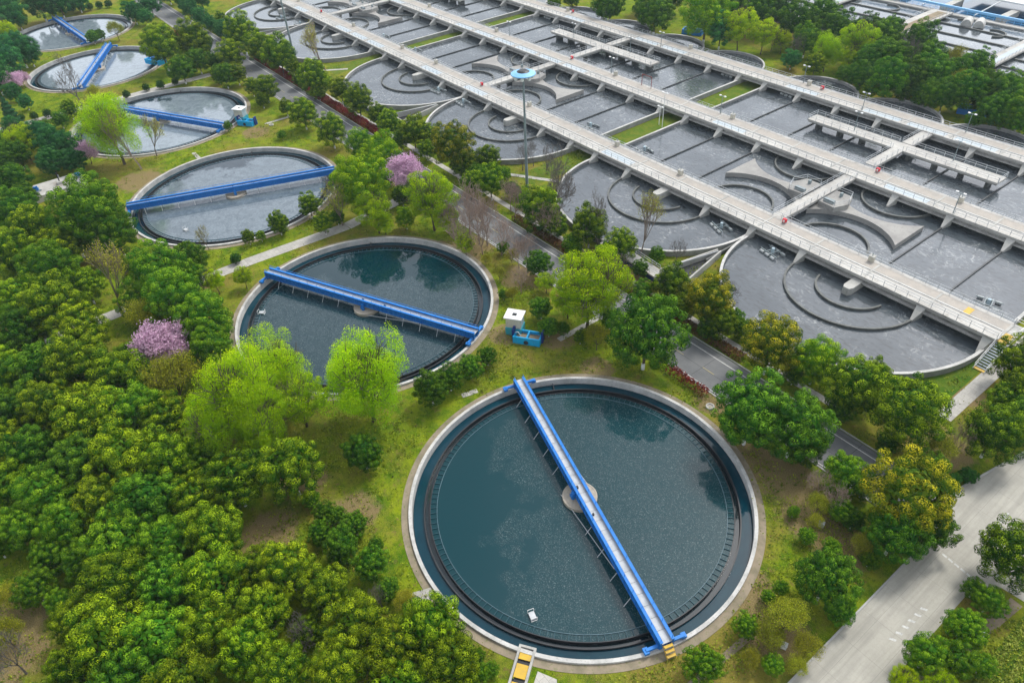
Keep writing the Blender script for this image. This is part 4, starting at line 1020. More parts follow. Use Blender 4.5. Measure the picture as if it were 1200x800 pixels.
TREES = [
('E', -287.88, -18.61, 7.06, 'dark bluish green tree in the wood around the far round tanks', 'dark bluish green trees in the wood around the far round tanks'),
('E', -294.43, -6.45, 5.94, 'dark bluish green tree in the wood around the far round tanks', 'dark bluish green trees in the wood around the far round tanks'),
('E', -294.05, -0.18, 5.09, 'dark bluish green tree in the wood around the far round tanks', 'dark bluish green trees in the wood around the far round tanks'),
('E', -280.16, -23.66, 4.73, 'dark bluish green tree in the wood around the far round tanks', 'dark bluish green trees in the wood around the far round tanks'),
('E', -297.34, 6.82, 4.16, 'dark bluish green tree in the wood around the far round tanks', 'dark bluish green trees in the wood around the far round tanks'),
('Y', -259.24, -24.19, 4.77, 'small yellow-green tree at the left edge above the dark clump', 'bright yellow-green spring trees in the wood around the far round tanks'),
('E', -231.78, -28.08, 5.5, 'dark bluish green tree in the wood around the far round tanks', 'dark bluish green trees in the wood around the far round tanks'),
('E', -241.28, -22.6, 5.14, 'dark bluish green tree in the wood around the far round tanks', 'dark bluish green trees in the wood around the far round tanks'),
('E', -240.62, -20.57, 3.45, 'dark bluish green tree in the wood around the far round tanks', 'dark bluish green trees in the wood around the far round tanks'),
('E', -219.54, -33.05, 5.26, 'dark bluish green tree in the wood around the far round tanks', 'dark bluish green trees in the wood around the far round tanks'),
('E', -221.34, -29.74, 3.21, 'dark bluish green tree in the wood around the far round tanks', 'dark bluish green trees in the wood around the far round tanks'),
('D', -250.43, 0.58, 2.23, 'left one of two dark round bushes at the far rim of the fifth tank', 'dark green rounded trees in the wood around the far round tanks'),
('D', -252.08, 3.29, 1.92, 'right one of two dark round bushes at the far rim of the fifth tank', 'dark green rounded trees in the wood around the far round tanks'),
('O', -248.65, 8.19, 2.79, 'small olive tree between the fifth and the farthest tank', 'olive-yellow loose trees in the wood around the far round tanks'),
('Y', -274.53, 19.68, 3.08, 'small yellow tree beyond the farthest tank near the road', 'bright yellow-green spring trees in the wood around the far round tanks'),
('E', -263.76, 18.53, 3.6, 'dark green tree by the road at the top left, beyond the farthest tank', 'dark bluish green trees in the wood around the far round tanks'),
('E', -259.26, 21.1, 2.61, 'small dark tree next to the bend of the road at the top left', 'dark bluish green trees in the wood around the far round tanks'),
('C', -202.52, 11.07, 5.85, 'leftmost large round tree covering the right end of the fifth tank', 'rounded evergreen trees in the wood around the far round tanks'),
('C', -202.97, 21.02, 5.97, 'large round tree right of the fifth tank, behind its twin', 'rounded evergreen trees in the wood around the far round tanks'),
('D', -187.9, 11.48, 4.07, 'lower darker tree in front of the large twins right of the fifth tank', 'dark green rounded trees on the near roadside above the third tank'),
('D', -192.87, 18.03, 3.36, 'small dark tree in the clump right of the fifth tank', 'dark green rounded trees in the wood around the far round tanks'),
('D', -192.0, 22.74, 2.55, 'small dark tree at the road right of the fifth tank', 'dark green rounded trees in the wood around the far round tanks'),
('D', -174.86, 19.62, 3.44, 'low dark spreading tree by the road beyond the fourth tank', 'dark green rounded trees on the near roadside above the third tank'),
('C', -188.54, 26.44, 2.79, 'upper one of two small yellow-tipped trees at the road beyond the fourth tank', 'rounded evergreen trees on the near roadside above the third tank'),
('C', -174.92, 23.1, 2.93, 'lower one of two small yellow-tipped trees at the road beyond the fourth tank', 'rounded evergreen trees on the near roadside above the third tank'),
('S', -302.56, -2.8, 1.57, 'small clipped round bush in the clipped rows along the far paths', 'small clipped round bushes in the clipped rows along the far paths'),
('S', -301.95, 0.8, 1.57, 'small clipped round bush in the clipped rows along the far paths', 'small clipped round bushes in the clipped rows along the far paths'),
('S', -301.34, 4.42, 1.58, 'small clipped round bush in the clipped rows along the far paths', 'small clipped round bushes in the clipped rows along the far paths'),
('S', -299.66, 7.52, 1.58, 'small clipped round bush in the clipped rows along the far paths', 'small clipped round bushes in the clipped rows along the far paths'),
('S', -298.24, 10.37, 1.58, 'small clipped round bush in the clipped rows along the far paths', 'small clipped round bushes in the clipped rows along the far paths'),
('S', -297.88, 13.81, 1.59, 'small clipped round bush in the clipped rows along the far paths', 'small clipped round bushes in the clipped rows along the far paths'),
('S', -296.19, 16.95, 1.59, 'small clipped round bush in the clipped rows along the far paths', 'small clipped round bushes in the clipped rows along the far paths'),
('S', -190.54, 0.75, 1.18, 'small clipped round bush in the clipped rows along the far paths', 'small clipped round bushes in the clipped rows along the far paths'),
('S', -189.12, 4.58, 1.32, 'small clipped round bush in the clipped rows along the far paths', 'small clipped round bushes in the clipped rows along the far paths'),
('S', -188.81, -5.28, 1.29, 'small clipped round bush in the clipped rows along the far paths', 'small clipped round bushes in the clipped rows along the far paths'),
('S', -192.37, -9.91, 1.03, 'small clipped round bush in the clipped rows along the far paths', 'small clipped round bushes in the clipped rows along the far paths'),
('S', -190.79, -14.93, 1.15, 'small clipped round bush in the clipped rows along the far paths', 'small clipped round bushes in the clipped rows along the far paths'),
('S', -190.55, -26.17, 1.24, 'small clipped round bush in the clipped rows along the far paths', 'small clipped round bushes in the clipped rows along the far paths'),
('S', -191.19, -29.32, 1.23, 'small clipped round bush in the clipped rows along the far paths', 'small clipped round bushes in the clipped rows along the far paths'),
('S', -193.17, -32.3, 0.99, 'small clipped round bush in the clipped rows along the far paths', 'small clipped round bushes in the clipped rows along the far paths'),
('S', -189.48, 8.9, 1.07, 'small clipped round bush in the clipped rows along the far paths', 'small clipped round bushes in the clipped rows along the far paths'),
('P', -216.84, -29.49, 3.32, 'large pale pink blossom tree at the left edge below the fifth tank', 'pink blossom trees in the wood around the far round tanks'),
('P', -222.66, -26.87, 2.57, 'small pink blossom tree at the left rim of the fifth tank', 'pink blossom trees in the wood around the far round tanks'),
('B', -190.9, -16.93, 4.62, 'bare tree standing at the near rim of the fifth tank', 'bare leafless trees in the wood around the far round tanks'),
('O', -192.59, -12.61, 2.05, 'olive shrub-like tree at the near rim of the fifth tank', 'olive-yellow loose trees in the wood around the far round tanks'),
('C', -183.28, -21.16, 2.48, 'small round yellow-green tree on the path between the fourth and fifth tank', 'rounded evergreen trees in the clump left of the fourth round tank'),
('T', -190.24, -34.42, 2.65, 'dark narrow conifer at the left edge below the pale blossom tree', 'dark conifer trees in the wood around the far round tanks'),
('E', -200.3, -29.34, 2.02, 'dark bluish green tree in the wood around the far round tanks', 'dark bluish green trees in the wood around the far round tanks'),
('D', -168.14, -39.05, 3.41, 'dark green rounded tree in the clump left of the fourth round tank', 'dark green rounded trees in the clump left of the fourth round tank'),
('Y', -163.21, -35.51, 3.74, 'bright yellow-green spring tree in the clump left of the fourth round tank', 'bright yellow-green spring trees in the clump left of the fourth round tank'),
('D', -159.05, -37.85, 3.1, 'dark green rounded tree in the clump left of the fourth round tank', 'dark green rounded trees in the clump left of the fourth round tank'),
('E', -163.25, -31.54, 3.98, 'dark bluish green tree in the clump left of the fourth round tank', 'dark bluish green trees in the clump left of the fourth round tank'),
('E', -153.18, -28.94, 4.29, 'dark bluish green tree in the clump left of the fourth round tank', 'dark bluish green trees in the clump left of the fourth round tank'),
('E', -148.23, -32.28, 3.35, 'dark bluish green tree in the clump left of the fourth round tank', 'dark bluish green trees in the clump left of the fourth round tank'),
('E', -146.78, -28.09, 2.96, 'dark bluish green tree in the clump left of the fourth round tank', 'dark bluish green trees in the clump left of the fourth round tank'),
('D', -157.17, -40.95, 3.05, 'dark green rounded tree in the clump left of the fourth round tank', 'dark green rounded trees in the clump left of the fourth round tank'),
('W', -144.02, -18.17, 6.09, 'wide bright green willow covering the left side of the fourth tank', 'soft bright green willows in the clump left of the fourth round tank'),
('V', -138.34, -15.81, 5.22, 'fan-shaped budding tree in front of the fourth tank', 'pale budding trees in the clump left of the fourth round tank'),
('V', -143.07, -10.74, 3.48, 'narrower budding tree right of the fan-shaped one at the fourth tank', 'pale budding trees in the clump left of the fourth round tank'),
('P', -150.29, -24.34, 2.72, 'pink blossom tree at the left foot of the fan-shaped budding tree', 'pink blossom trees in the clump left of the fourth round tank'),
('C', -199.2, 35.19, 5.51, 'large round tree at the road beside the far basin, upper one of the row', 'rounded evergreen trees in the wood around the far round tanks'),
('D', -208.37, 35.92, 3.02, 'dark green rounded tree in the wood around the far round tanks', 'dark green rounded trees in the wood around the far round tanks'),
('C', -187.0, 35.94, 4.49, 'rounded evergreen tree with yellow-tipped leaves between the road and the round bays', 'rounded evergreen trees between the road and the round bays'),
('C', -186.33, 26.21, 4.16, 'rounded evergreen tree with yellow-tipped leaves on the near roadside above the third tank', 'rounded evergreen trees on the near roadside above the third tank'),
('C', -171.8, 35.83, 5.36, 'large yellow-tipped tree next to the second floodlight mast', 'rounded evergreen trees between the road and the round bays'),
('C', -168.16, 38.15, 2.43, 'small round tree between two large ones at the road below the second mast', 'rounded evergreen trees between the road and the round bays'),
('C', -149.19, 35.71, 4.53, 'large round tree in the road row, left of the red hedge end', 'rounded evergreen trees between the road and the round bays'),
('C', -146.59, 35.32, 2.26, 'rounded evergreen tree with yellow-tipped leaves between the road and the round bays', 'rounded evergreen trees between the road and the round bays'),
('C', -236.86, 41.18, 2.3, "small lone tree in the grass left of the far basin's round end", 'rounded evergreen trees in the wood around the far round tanks'),
('E', -222.98, 37.1, 2.76, 'dark bluish green tree in the wood around the far round tanks', 'dark bluish green trees in the wood around the far round tanks'),
('E', -220.9, 35.81, 2.73, 'dark bluish green tree in the wood around the far round tanks', 'dark bluish green trees in the wood around the far round tanks'),
('V', -166.56, 46.94, 5.14, 'pale budding tree in the grass between the middle and far basins', 'pale budding trees between the road and the round bays'),
('C', -163.12, 22.79, 2.32, 'rounded evergreen tree with yellow-tipped leaves on the near roadside above the third tank', 'rounded evergreen trees on the near roadside above the third tank'),
('C', -155.57, 24.09, 3.51, "round tree on the near side of the road above the fourth tank's kiosk", 'rounded evergreen trees on the near roadside above the third tank'),
('C', -152.89, 21.44, 1.99, 'rounded evergreen tree with yellow-tipped leaves on the near roadside above the third tank', 'rounded evergreen trees on the near roadside above the third tank'),
('C', -143.2, 24.09, 1.94, 'small round tree left of two larger ones near the kiosk of the fourth tank', 'rounded evergreen trees on the near roadside above the third tank'),
('C', -131.4, 24.04, 3.71, "round tree on the near side of the road right of the fourth tank's kiosk", 'rounded evergreen trees on the near roadside above the third tank'),
('C', -116.06, 24.27, 3.95, 'lone round tree on the near side of the road above the third tank', 'rounded evergreen trees on the near roadside above the third tank'),
('C', -140.49, 39.18, 2.98, 'first round tree beyond the road beside the nearest grass wedge, left of its neighbour', 'rounded evergreen trees between the road and the round bays'),
('C', -127.59, 37.89, 3.78, 'second round tree beyond the road, right next to its smaller neighbour', 'rounded evergreen trees between the road and the round bays'),
('C', -119.38, 38.82, 2.78, 'rounded evergreen tree with yellow-tipped leaves between the road and the round bays', 'rounded evergreen trees between the road and the round bays'),
('C', -110.38, 36.93, 3.34, 'round tree beyond the road at the blue-walled inlet channel', 'rounded evergreen trees between the road and the round bays'),
('C', -100.97, 38.28, 3.88, 'round tree beyond the road below the middle basin, left of the copper one', 'rounded evergreen trees between the road and the round bays'),
('L', -105.27, 26.12, 3.5, 'green tree above the bright ones right of the third tank', 'bright fresh green rounded trees on the near roadside above the third tank'),
('L', -94.73, 26.16, 4.41, 'bright green spring tree behind the pink blossom tree right of the third tank', 'bright fresh green rounded trees on the near roadside above the third tank'),
('P', -84.39, 26.23, 4.04, 'vivid pink blossom tree in the middle between the road and the second tank', 'pink blossom trees on the lawns among the front round tanks'),
('K', -85.06, 38.65, 5.15, 'large copper-tipped tree beyond the vivid pink blossom tree', 'copper-tipped evergreen trees between the road and the round bays'),
('C', -99.95, 41.53, 2.62, 'rounded evergreen tree with yellow-tipped leaves between the road and the round bays', 'rounded evergreen trees between the road and the round bays'),
('C', -81.54, 40.92, 2.64, 'rounded evergreen tree with yellow-tipped leaves between the road and the round bays', 'rounded evergreen trees between the road and the round bays'),
('C', -78.79, 43.66, 3.03, 'dark round tree right of the copper-tipped one under the middle basin', 'rounded evergreen trees between the road and the round bays'),
('C', -74.06, 35.9, 2.33, 'small round tree below the copper-tipped one', 'rounded evergreen trees between the road and the round bays'),
('C', -69.35, 37.4, 3.43, 'round tree between the copper-tipped one and the bare trees', 'rounded evergreen trees between the road and the round bays'),
('L', -96.72, 23.14, 3.15, 'bright fresh green rounded tree on the near roadside above the third tank', 'bright fresh green rounded trees on the near roadside above the third tank'),
('L', -79.91, 13.54, 6.01, "large bright tree right of the third tank's far end", 'bright fresh green rounded trees on the lawns among the front round tanks'),
('L', -91.17, 14.28, 3.2, "yellow-green tree beside the third tank's bridge end", 'bright fresh green rounded trees on the near roadside above the third tank'),
('Y', -73.9, 12.65, 3.62, 'yellow-green tree in front of the large bright one beyond the second tank', 'bright yellow-green spring trees on the lawns among the front round tanks'),
('D', -79.91, 21.91, 2.12, 'small dark tree beyond the second tank', 'dark green rounded trees on the lawns among the front round tanks'),
('Y', -67.31, 21.59, 4.78, 'bright yellow-green tree beyond the second tank, left of the bare trees', 'bright yellow-green spring trees on the lawns among the front round tanks'),
('Y', -64.23, 22.96, 2.6, 'low yellow shrub-like tree at the far rim of the second tank', 'bright yellow-green spring trees on the lawns among the front round tanks'),
('C', -86.87, -2.65, 2.23, 'small round tree on the near rim of the third tank', 'rounded evergreen trees on the lawns among the front round tanks'),
('C', -87.48, -2.13, 1.47, 'rounded evergreen tree with yellow-tipped leaves on the lawns among the front round tanks', 'rounded evergreen trees on the lawns among the front round tanks'),
('C', -87.15, -6.69, 1.1, 'tiny round tree on the near rim of the third tank', 'rounded evergreen trees on the lawns among the front round tanks'),
('C', -87.69, -8.98, 1.46, "small bush-like tree left of the tiny one at the third tank's near rim", 'rounded evergreen trees on the lawns among the front round tanks'),
('S', -83.05, -13.57, 1.2, 'dark clipped bush on a short stem beside the path at the third tank', 'small clipped round bushes on the lawns among the front round tanks'),
('C', -88.73, 5.02, 2.63, "round tree at the third tank's near right rim", 'rounded evergreen trees on the lawns among the front round tanks'),
('C', -80.7, 4.21, 2.18, 'lower round tree beside the path right of the third tank', 'rounded evergreen trees on the lawns among the front round tanks'),
('V', -81.64, 8.43, 3.68, 'pale bare tree with white foot right of the third tank', 'pale budding trees on the lawns among the front round tanks'),
('V', -91.23, -16.1, 1.86, 'thin leafless tree at the near rim of the third tank', 'pale budding trees in the dense wood on the left'),
('N', -61.16, 25.88, 3.56, 'brownish leafless tree on the lawns among the front round tanks', 'brownish leafless trees on the lawns among the front round tanks'),
('N', -55.77, 26.26, 3.06, 'brownish leafless tree on the lawns among the front round tanks', 'brownish leafless trees on the lawns among the front round tanks'),
('N', -51.22, 26.21, 2.79, 'brownish leafless tree on the lawns among the front round tanks', 'brownish leafless trees on the lawns among the front round tanks'),
('N', -62.99, 37.62, 2.35, 'brownish leafless tree between the road and the round bays', 'brownish leafless trees between the road and the round bays'),
('N', -59.39, 35.84, 2.75, 'brownish leafless tree between the road and the round bays', 'brownish leafless trees between the road and the round bays'),
('N', -53.77, 23.62, 2.37, 'brownish leafless tree on the lawns among the front round tanks', 'brownish leafless trees on the lawns among the front round tanks'),
('N', -50.46, 35.96, 2.62, 'brownish leafless tree between the road and the round bays', 'brownish leafless trees between the road and the round bays'),
('B', -75.63, 50.76, 1.98, 'slender bare tree beside the floodlight mast, left one', 'bare leafless trees between the road and the round bays'),
('B', -75.55, 53.88, 2.0, 'slender bare tree beside the floodlight mast, right one', 'bare leafless trees between the road and the round bays'),
('B', -71.68, 54.4, 1.97, 'bare leafless tree between the road and the round bays', 'bare leafless trees between the road and the round bays'),
('B', -55.76, 43.45, 4.4, 'tall dark bare tree at the near rim of the middle basin', 'bare leafless trees between the road and the round bays'),
('B', -53.85, 42.5, 3.08, 'bare tree right of the tall dark one at the nearest basin', 'bare leafless trees between the road and the round bays'),
('B', -41.25, 41.63, 3.39, 'wide bare tree in front of the round bay of the nearest basin', 'bare leafless trees between the road and the round bays'),
('V', -33.42, 45.09, 4.11, 'budding tree with yellow leaves in front of the round bay of the nearest basin', 'pale budding trees between the road and the round bays'),
('B', -27.68, 48.27, 1.6, 'small bare tree above the railed channel of the nearest basin', 'bare leafless trees between the road and the round bays'),
('B', -1.48, 41.39, 1.74, "small bare tree at the rim of the nearest basin's right bay", 'bare leafless trees between the road and the round bays'),
('B', -12.57, 43.68, 2.18, 'bare tree behind the copper-tipped tree at the nearest basin', 'bare leafless trees between the road and the round bays'),
('C', -52.07, 36.74, 4.21, 'large round tree beside the road left of the tall bare tree', 'rounded evergreen trees between the road and the round bays'),
('C', -49.43, 37.91, 2.46, 'rounded evergreen tree with yellow-tipped leaves between the road and the round bays', 'rounded evergreen trees between the road and the round bays'),
('C', -42.26, 40.15, 3.74, "olive-tipped tree at the near rim of the nearest basin's first bay", 'rounded evergreen trees between the road and the round bays'),
('C', -34.68, 41.16, 2.98, 'green tree right of the olive-tipped one at the nearest basin', 'rounded evergreen trees between the road and the round bays'),
('D', -34.88, 38.02, 2.33, 'dark green rounded tree between the road and the round bays', 'dark green rounded trees between the road and the round bays'),
('D', -40.87, 26.83, 2.47, 'narrow dark tree between the road and the bright yellow-green tree', 'dark green rounded trees on the lawns among the front round tanks'),
('Y', -24.14, 23.41, 6.1, 'largest bright yellow-green tree in the middle, right of the kiosk', 'bright yellow-green spring trees on the lawns among the front round tanks'),
('Y', -28.65, 22.97, 2.7, 'low yellow-green tree at the left foot of the largest bright one', 'bright yellow-green spring trees on the lawns among the front round tanks'),
('D', -31.34, 19.51, 1.84, 'small dark tree right behind the kiosk at the second tank', 'dark green rounded trees on the lawns among the front round tanks'),
('D', -26.95, 17.48, 1.64, 'small dark tree between the kiosk and the pale path', 'dark green rounded trees on the lawns among the front round tanks'),
('O', -19.42, 21.08, 1.96, 'olive shrub-like tree left of the big dark tree near the first tank', 'olive-yellow loose trees on the lawns among the front round tanks'),
('C', -20.64, 39.24, 3.36, 'round tree at the nearest basin, left neighbour of the copper-tipped one', 'rounded evergreen trees between the road and the round bays'),
('K', -12.42, 38.96, 4.27, 'large copper-tipped tree at the nearest basin left of the road gap', 'copper-tipped evergreen trees between the road and the round bays'),
('C', -8.99, 37.75, 2.58, 'rounded evergreen tree with yellow-tipped leaves between the road and the round bays', 'rounded evergreen trees between the road and the round bays'),
('D', -11.61, 23.33, 5.96, 'big dark round tree on the near side of the road above the first tank', 'dark green rounded trees on the lawns among the front round tanks'),
('C', -16.05, 36.88, 2.09, 'rounded evergreen tree with yellow-tipped leaves between the road and the round bays', 'rounded evergreen trees between the road and the round bays'),
('K', 0.9, 36.21, 4.56, 'large golden-tipped tree beside the road left of the right bay', 'copper-tipped evergreen trees between the road and the round bays'),
('L', 6.65, 39.49, 3.64, 'bright green tree in the roadside row below the right bay', 'bright fresh green rounded trees between the road and the round bays'),
('C', 13.34, 38.17, 4.47, 'large round tree in the middle of the roadside row below the right bay', 'rounded evergreen trees between the road and the round bays'),
('C', 20.41, 37.93, 5.07, 'largest round tree of the roadside row, nearest to the pale path', 'rounded evergreen trees on the verge right of the first tank'),
('C', 12.91, 44.54, 2.6, 'rounded evergreen tree with yellow-tipped leaves between the road and the round bays', 'rounded evergreen trees between the road and the round bays'),
('D', 7.81, 22.83, 5.07, "large dark round tree at the first tank's upper right, left of its neighbour", 'dark green rounded trees on the lawns among the front round tanks'),
('D', 12.86, 25.37, 4.73, "large dark round tree at the first tank's upper right, right of its neighbour", 'dark green rounded trees on the verge right of the first tank'),
('D', 14.59, 26.14, 2.66, 'dark green rounded tree on the verge right of the first tank', 'dark green rounded trees on the verge right of the first tank'),
('G', 20.4, 25.61, 2.74, "sparse green tree hanging over the road end at the first tank's right", 'fresh green rounded trees on the verge right of the first tank'),
('K', 27.79, 25.73, 5.15, 'big golden-orange tree on the corner of the two roads', 'copper-tipped evergreen trees on the verge right of the first tank'),
('D', 29.12, 21.66, 3.55, 'dark green rounded tree on the verge right of the first tank', 'dark green rounded trees on the verge right of the first tank'),
('D', 31.08, 25.93, 2.76, 'dark green rounded tree on the verge right of the first tank', 'dark green rounded trees on the verge right of the first tank'),
('C', 24.57, 60.7, 3.36, 'rounded evergreen tree with yellow-tipped leaves at the right edge by the pale path', 'rounded evergreen trees at the right edge by the pale path'),
('C', 27.28, 56.55, 3.0, 'rounded evergreen tree with yellow-tipped leaves at the right edge by the pale path', 'rounded evergreen trees at the right edge by the pale path'),
('C', 28.96, 44.42, 3.72, 'round tree right of the pale path above the concrete road', 'rounded evergreen trees at the right edge by the pale path'),
('C', 26.97, 53.36, 2.48, 'rounded evergreen tree with yellow-tipped leaves at the right edge by the pale path', 'rounded evergreen trees at the right edge by the pale path'),
('D', 30.26, 51.78, 2.91, 'dark green rounded tree at the right edge by the pale path', 'dark green rounded trees at the right edge by the pale path'),
('O', 25.96, 38.7, 2.06, 'brownish shrub-like tree left of the concrete road junction', 'olive-yellow loose trees on the verge right of the first tank'),
('D', 26.41, 35.45, 2.09, 'low dark tree behind the golden-orange one at the road junction', 'dark green rounded trees on the verge right of the first tank'),
('S', 29.64, 39.08, 1.25, 'round clipped bush at the kerb of the concrete road junction', 'small clipped round bushes on the verge right of the first tank'),
('S', 28.79, 37.37, 0.91, 'small clipped round bush on the verge right of the first tank', 'small clipped round bushes on the verge right of the first tank'),
('D', 27.52, 10.61, 3.38, 'dark tree on the verge between the first tank and the concrete road', 'dark green rounded trees on the verge right of the first tank'),
('D', 30.24, 10.16, 1.58, 'small dark tree at the kerb of the concrete road', 'dark green rounded trees on the verge right of the first tank'),
('O', 27.44, 4.7, 2.26, 'yellowish loose shrub-tree on the verge below the dark tree', 'olive-yellow loose trees on the verge right of the first tank'),
('O', 27.22, 1.68, 1.68, 'olive-yellow loose tree on the verge right of the first tank', 'olive-yellow loose trees on the verge right of the first tank'),
('O', 30.4, 4.16, 1.66, 'olive-yellow loose tree on the verge right of the first tank', 'olive-yellow loose trees on the verge right of the first tank'),
('G', 25.04, -5.74, 2.05, 'dark bush below the yellow steps of the first tank', 'fresh green rounded trees on the verge right of the first tank'),
('G', 25.07, 1.14, 1.37, 'low green bush right of the yellow steps of the first tank', 'fresh green rounded trees on the verge right of the first tank'),
('C', 38.43, 28.35, 3.59, 'round tree right of the concrete road near the right edge', 'rounded evergreen trees on the slope right of the concrete road'),
('G', 39.56, 23.06, 1.77, 'fresh green rounded tree on the slope right of the concrete road', 'fresh green rounded trees on the slope right of the concrete road'),
('G', 39.21, 18.24, 1.92, 'fresh green rounded tree on the slope right of the concrete road', 'fresh green rounded trees on the slope right of the concrete road'),
('G', 37.79, 23.77, 1.31, 'fresh green rounded tree on the verge right of the first tank', 'fresh green rounded trees on the verge right of the first tank'),
('G', 38.41, 11.96, 2.22, 'fresh green rounded tree on the slope right of the concrete road', 'fresh green rounded trees on the slope right of the concrete road'),
('G', 40.45, 13.67, 2.03, 'fresh green rounded tree on the slope right of the concrete road', 'fresh green rounded trees on the slope right of the concrete road'),
('Y', 38.42, 8.36, 1.42, 'bright yellow-green spring tree on the slope right of the concrete road', 'bright yellow-green spring trees on the slope right of the concrete road'),
('Y', 40.58, 10.58, 1.61, 'bright yellow-green spring tree on the slope right of the concrete road', 'bright yellow-green spring trees on the slope right of the concrete road'),
('G', 40.28, 18.34, 1.34, 'fresh green rounded tree on the slope right of the concrete road', 'fresh green rounded trees on the slope right of the concrete road'),
('G', 42.33, 15.95, 1.3, 'fresh green rounded tree on the slope right of the concrete road', 'fresh green rounded trees on the slope right of the concrete road'),
('O', 20.58, 20.56, 1.31, 'low brownish shrub on the verge right of the first tank', 'olive-yellow loose trees on the verge right of the first tank'),
('G', 22.92, 21.42, 1.56, 'fresh green rounded tree on the verge right of the first tank', 'fresh green rounded trees on the verge right of the first tank'),
('O', 27.21, 18.95, 1.44, 'olive-yellow loose tree on the verge right of the first tank', 'olive-yellow loose trees on the verge right of the first tank'),
('G', 22.21, 15.85, 1.09, 'fresh green rounded tree on the verge right of the first tank', 'fresh green rounded trees on the verge right of the first tank'),
('G', 24.9, 16.93, 1.07, 'fresh green rounded tree on the verge right of the first tank', 'fresh green rounded trees on the verge right of the first tank'),
('W', -28.95, -14.01, 5.45, 'tall bright green willow standing between the two front tanks', 'soft bright green willows on the lawns among the front round tanks'),
('D', -21.6, -19.1, 2.69, 'dense dark green bush-like tree between the two front tanks, on the lawn', 'dark green rounded trees in the dense wood on the left'),
('W', -39.88, -22.98, 4.46, 'soft bright green willow in the dense wood on the left', 'soft bright green willows in the dense wood on the left'),
('W', -37.76, -27.98, 5.14, 'broad bright green willow at the left rim of the second tank', 'soft bright green willows in the dense wood on the left'),
('W', -36.62, -32.73, 3.66, 'soft bright green willow in the dense wood on the left', 'soft bright green willows in the dense wood on the left'),
('Y', -34.4, -21.98, 3.73, 'dimmer yellow-green tree between the two willows', 'bright yellow-green spring trees in the dense wood on the left'),
('W', -33.25, -28.15, 3.38, 'soft bright green willow in the dense wood on the left', 'soft bright green willows in the dense wood on the left'),
('D', -26.21, -5.46, 2.68, 'dark bush-tree at the near rim of the second tank, leftmost of four', 'dark green rounded trees on the lawns among the front round tanks'),
('D', -26.92, -1.77, 2.06, 'dark bush-tree at the near rim of the second tank, second of four', 'dark green rounded trees on the lawns among the front round tanks'),
('D', -27.19, 2.15, 1.96, 'dark bush-tree at the near rim of the second tank, third of four', 'dark green rounded trees on the lawns among the front round tanks'),
('D', -27.82, 5.79, 1.57, 'dark bush-tree at the near rim of the second tank, rightmost of four', 'dark green rounded trees on the lawns among the front round tanks'),
('B', -38.44, -19.08, 1.51, 'thin leafless poplar beside the tall willow, right one', 'bare leafless trees in the dense wood on the left'),
('B', -35.99, -16.85, 1.31, 'thin leafless poplar beside the tall willow, left one', 'bare leafless trees in the dense wood on the left'),
('G', -105.22, -32.03, 7.1, 'big bright green tree right of the pale platform at the left', 'fresh green rounded trees in the dense wood on the left'),
('G', -106.07, -36.21, 4.46, 'fresh green rounded tree in the dense wood on the left', 'fresh green rounded trees in the dense wood on the left'),
('G', -99.91, -29.77, 4.6, 'fresh green rounded tree in the dense wood on the left', 'fresh green rounded trees in the dense wood on the left'),
('D', -141.93, -41.58, 4.09, 'dark green rounded tree in the clump left of the fourth round tank', 'dark green rounded trees in the clump left of the fourth round tank'),
('D', -134.75, -40.61, 3.0, 'dark green rounded tree in the clump left of the fourth round tank', 'dark green rounded trees in the clump left of the fourth round tank'),
('D', -121.69, -43.08, 4.8, 'dark green rounded tree in the clump left of the fourth round tank', 'dark green rounded trees in the clump left of the fourth round tank'),
('C', -109.48, -41.59, 5.26, 'rounded evergreen tree with yellow-tipped leaves in the dense wood on the left', 'rounded evergreen trees in the dense wood on the left'),
('C', -102.31, -39.36, 4.13, 'rounded evergreen tree with yellow-tipped leaves in the dense wood on the left', 'rounded evergreen trees in the dense wood on the left'),
('C', -103.99, -46.37, 4.73, 'rounded evergreen tree with yellow-tipped leaves in the dense wood on the left', 'rounded evergreen trees in the dense wood on the left'),
('G', -93.07, -42.23, 5.24, 'fresh green rounded tree in the dense wood on the left', 'fresh green rounded trees in the dense wood on the left'),
('C', -87.89, -38.54, 3.24, 'rounded evergreen tree with yellow-tipped leaves in the dense wood on the left', 'rounded evergreen trees in the dense wood on the left'),
('C', -79.64, -44.41, 5.4, 'rounded evergreen tree with yellow-tipped leaves in the dense wood on the left', 'rounded evergreen trees in the dense wood on the left'),
('C', -88.82, -48.81, 4.36, 'rounded evergreen tree with yellow-tipped leaves in the dense wood on the left', 'rounded evergreen trees in the dense wood on the left'),
('C', -73.36, -42.09, 4.13, 'rounded evergreen tree with yellow-tipped leaves in the dense wood on the left', 'rounded evergreen trees in the dense wood on the left'),
('D', -78.22, -50.57, 4.39, 'dark green rounded tree in the dense wood on the left', 'dark green rounded trees in the dense wood on the left'),
('V', -81.45, -35.44, 4.88, 'pale yellow budding tree in the gap of the wood at the left', 'pale budding trees in the dense wood on the left'),
('G', -78.43, -27.8, 5.45, 'green tree beside the path left of the second tank', 'fresh green rounded trees in the dense wood on the left'),
('G', -83.46, -21.37, 3.4, 'smaller green tree at the path left of the second tank', 'fresh green rounded trees in the dense wood on the left'),
('G', -78.37, -22.78, 2.98, 'fresh green rounded tree in the dense wood on the left', 'fresh green rounded trees in the dense wood on the left'),
('G', -69.19, -27.89, 5.2, 'fresh green rounded tree in the dense wood on the left', 'fresh green rounded trees in the dense wood on the left'),
('G', -61.15, -25.96, 4.45, 'fresh green rounded tree in the dense wood on the left', 'fresh green rounded trees in the dense wood on the left'),
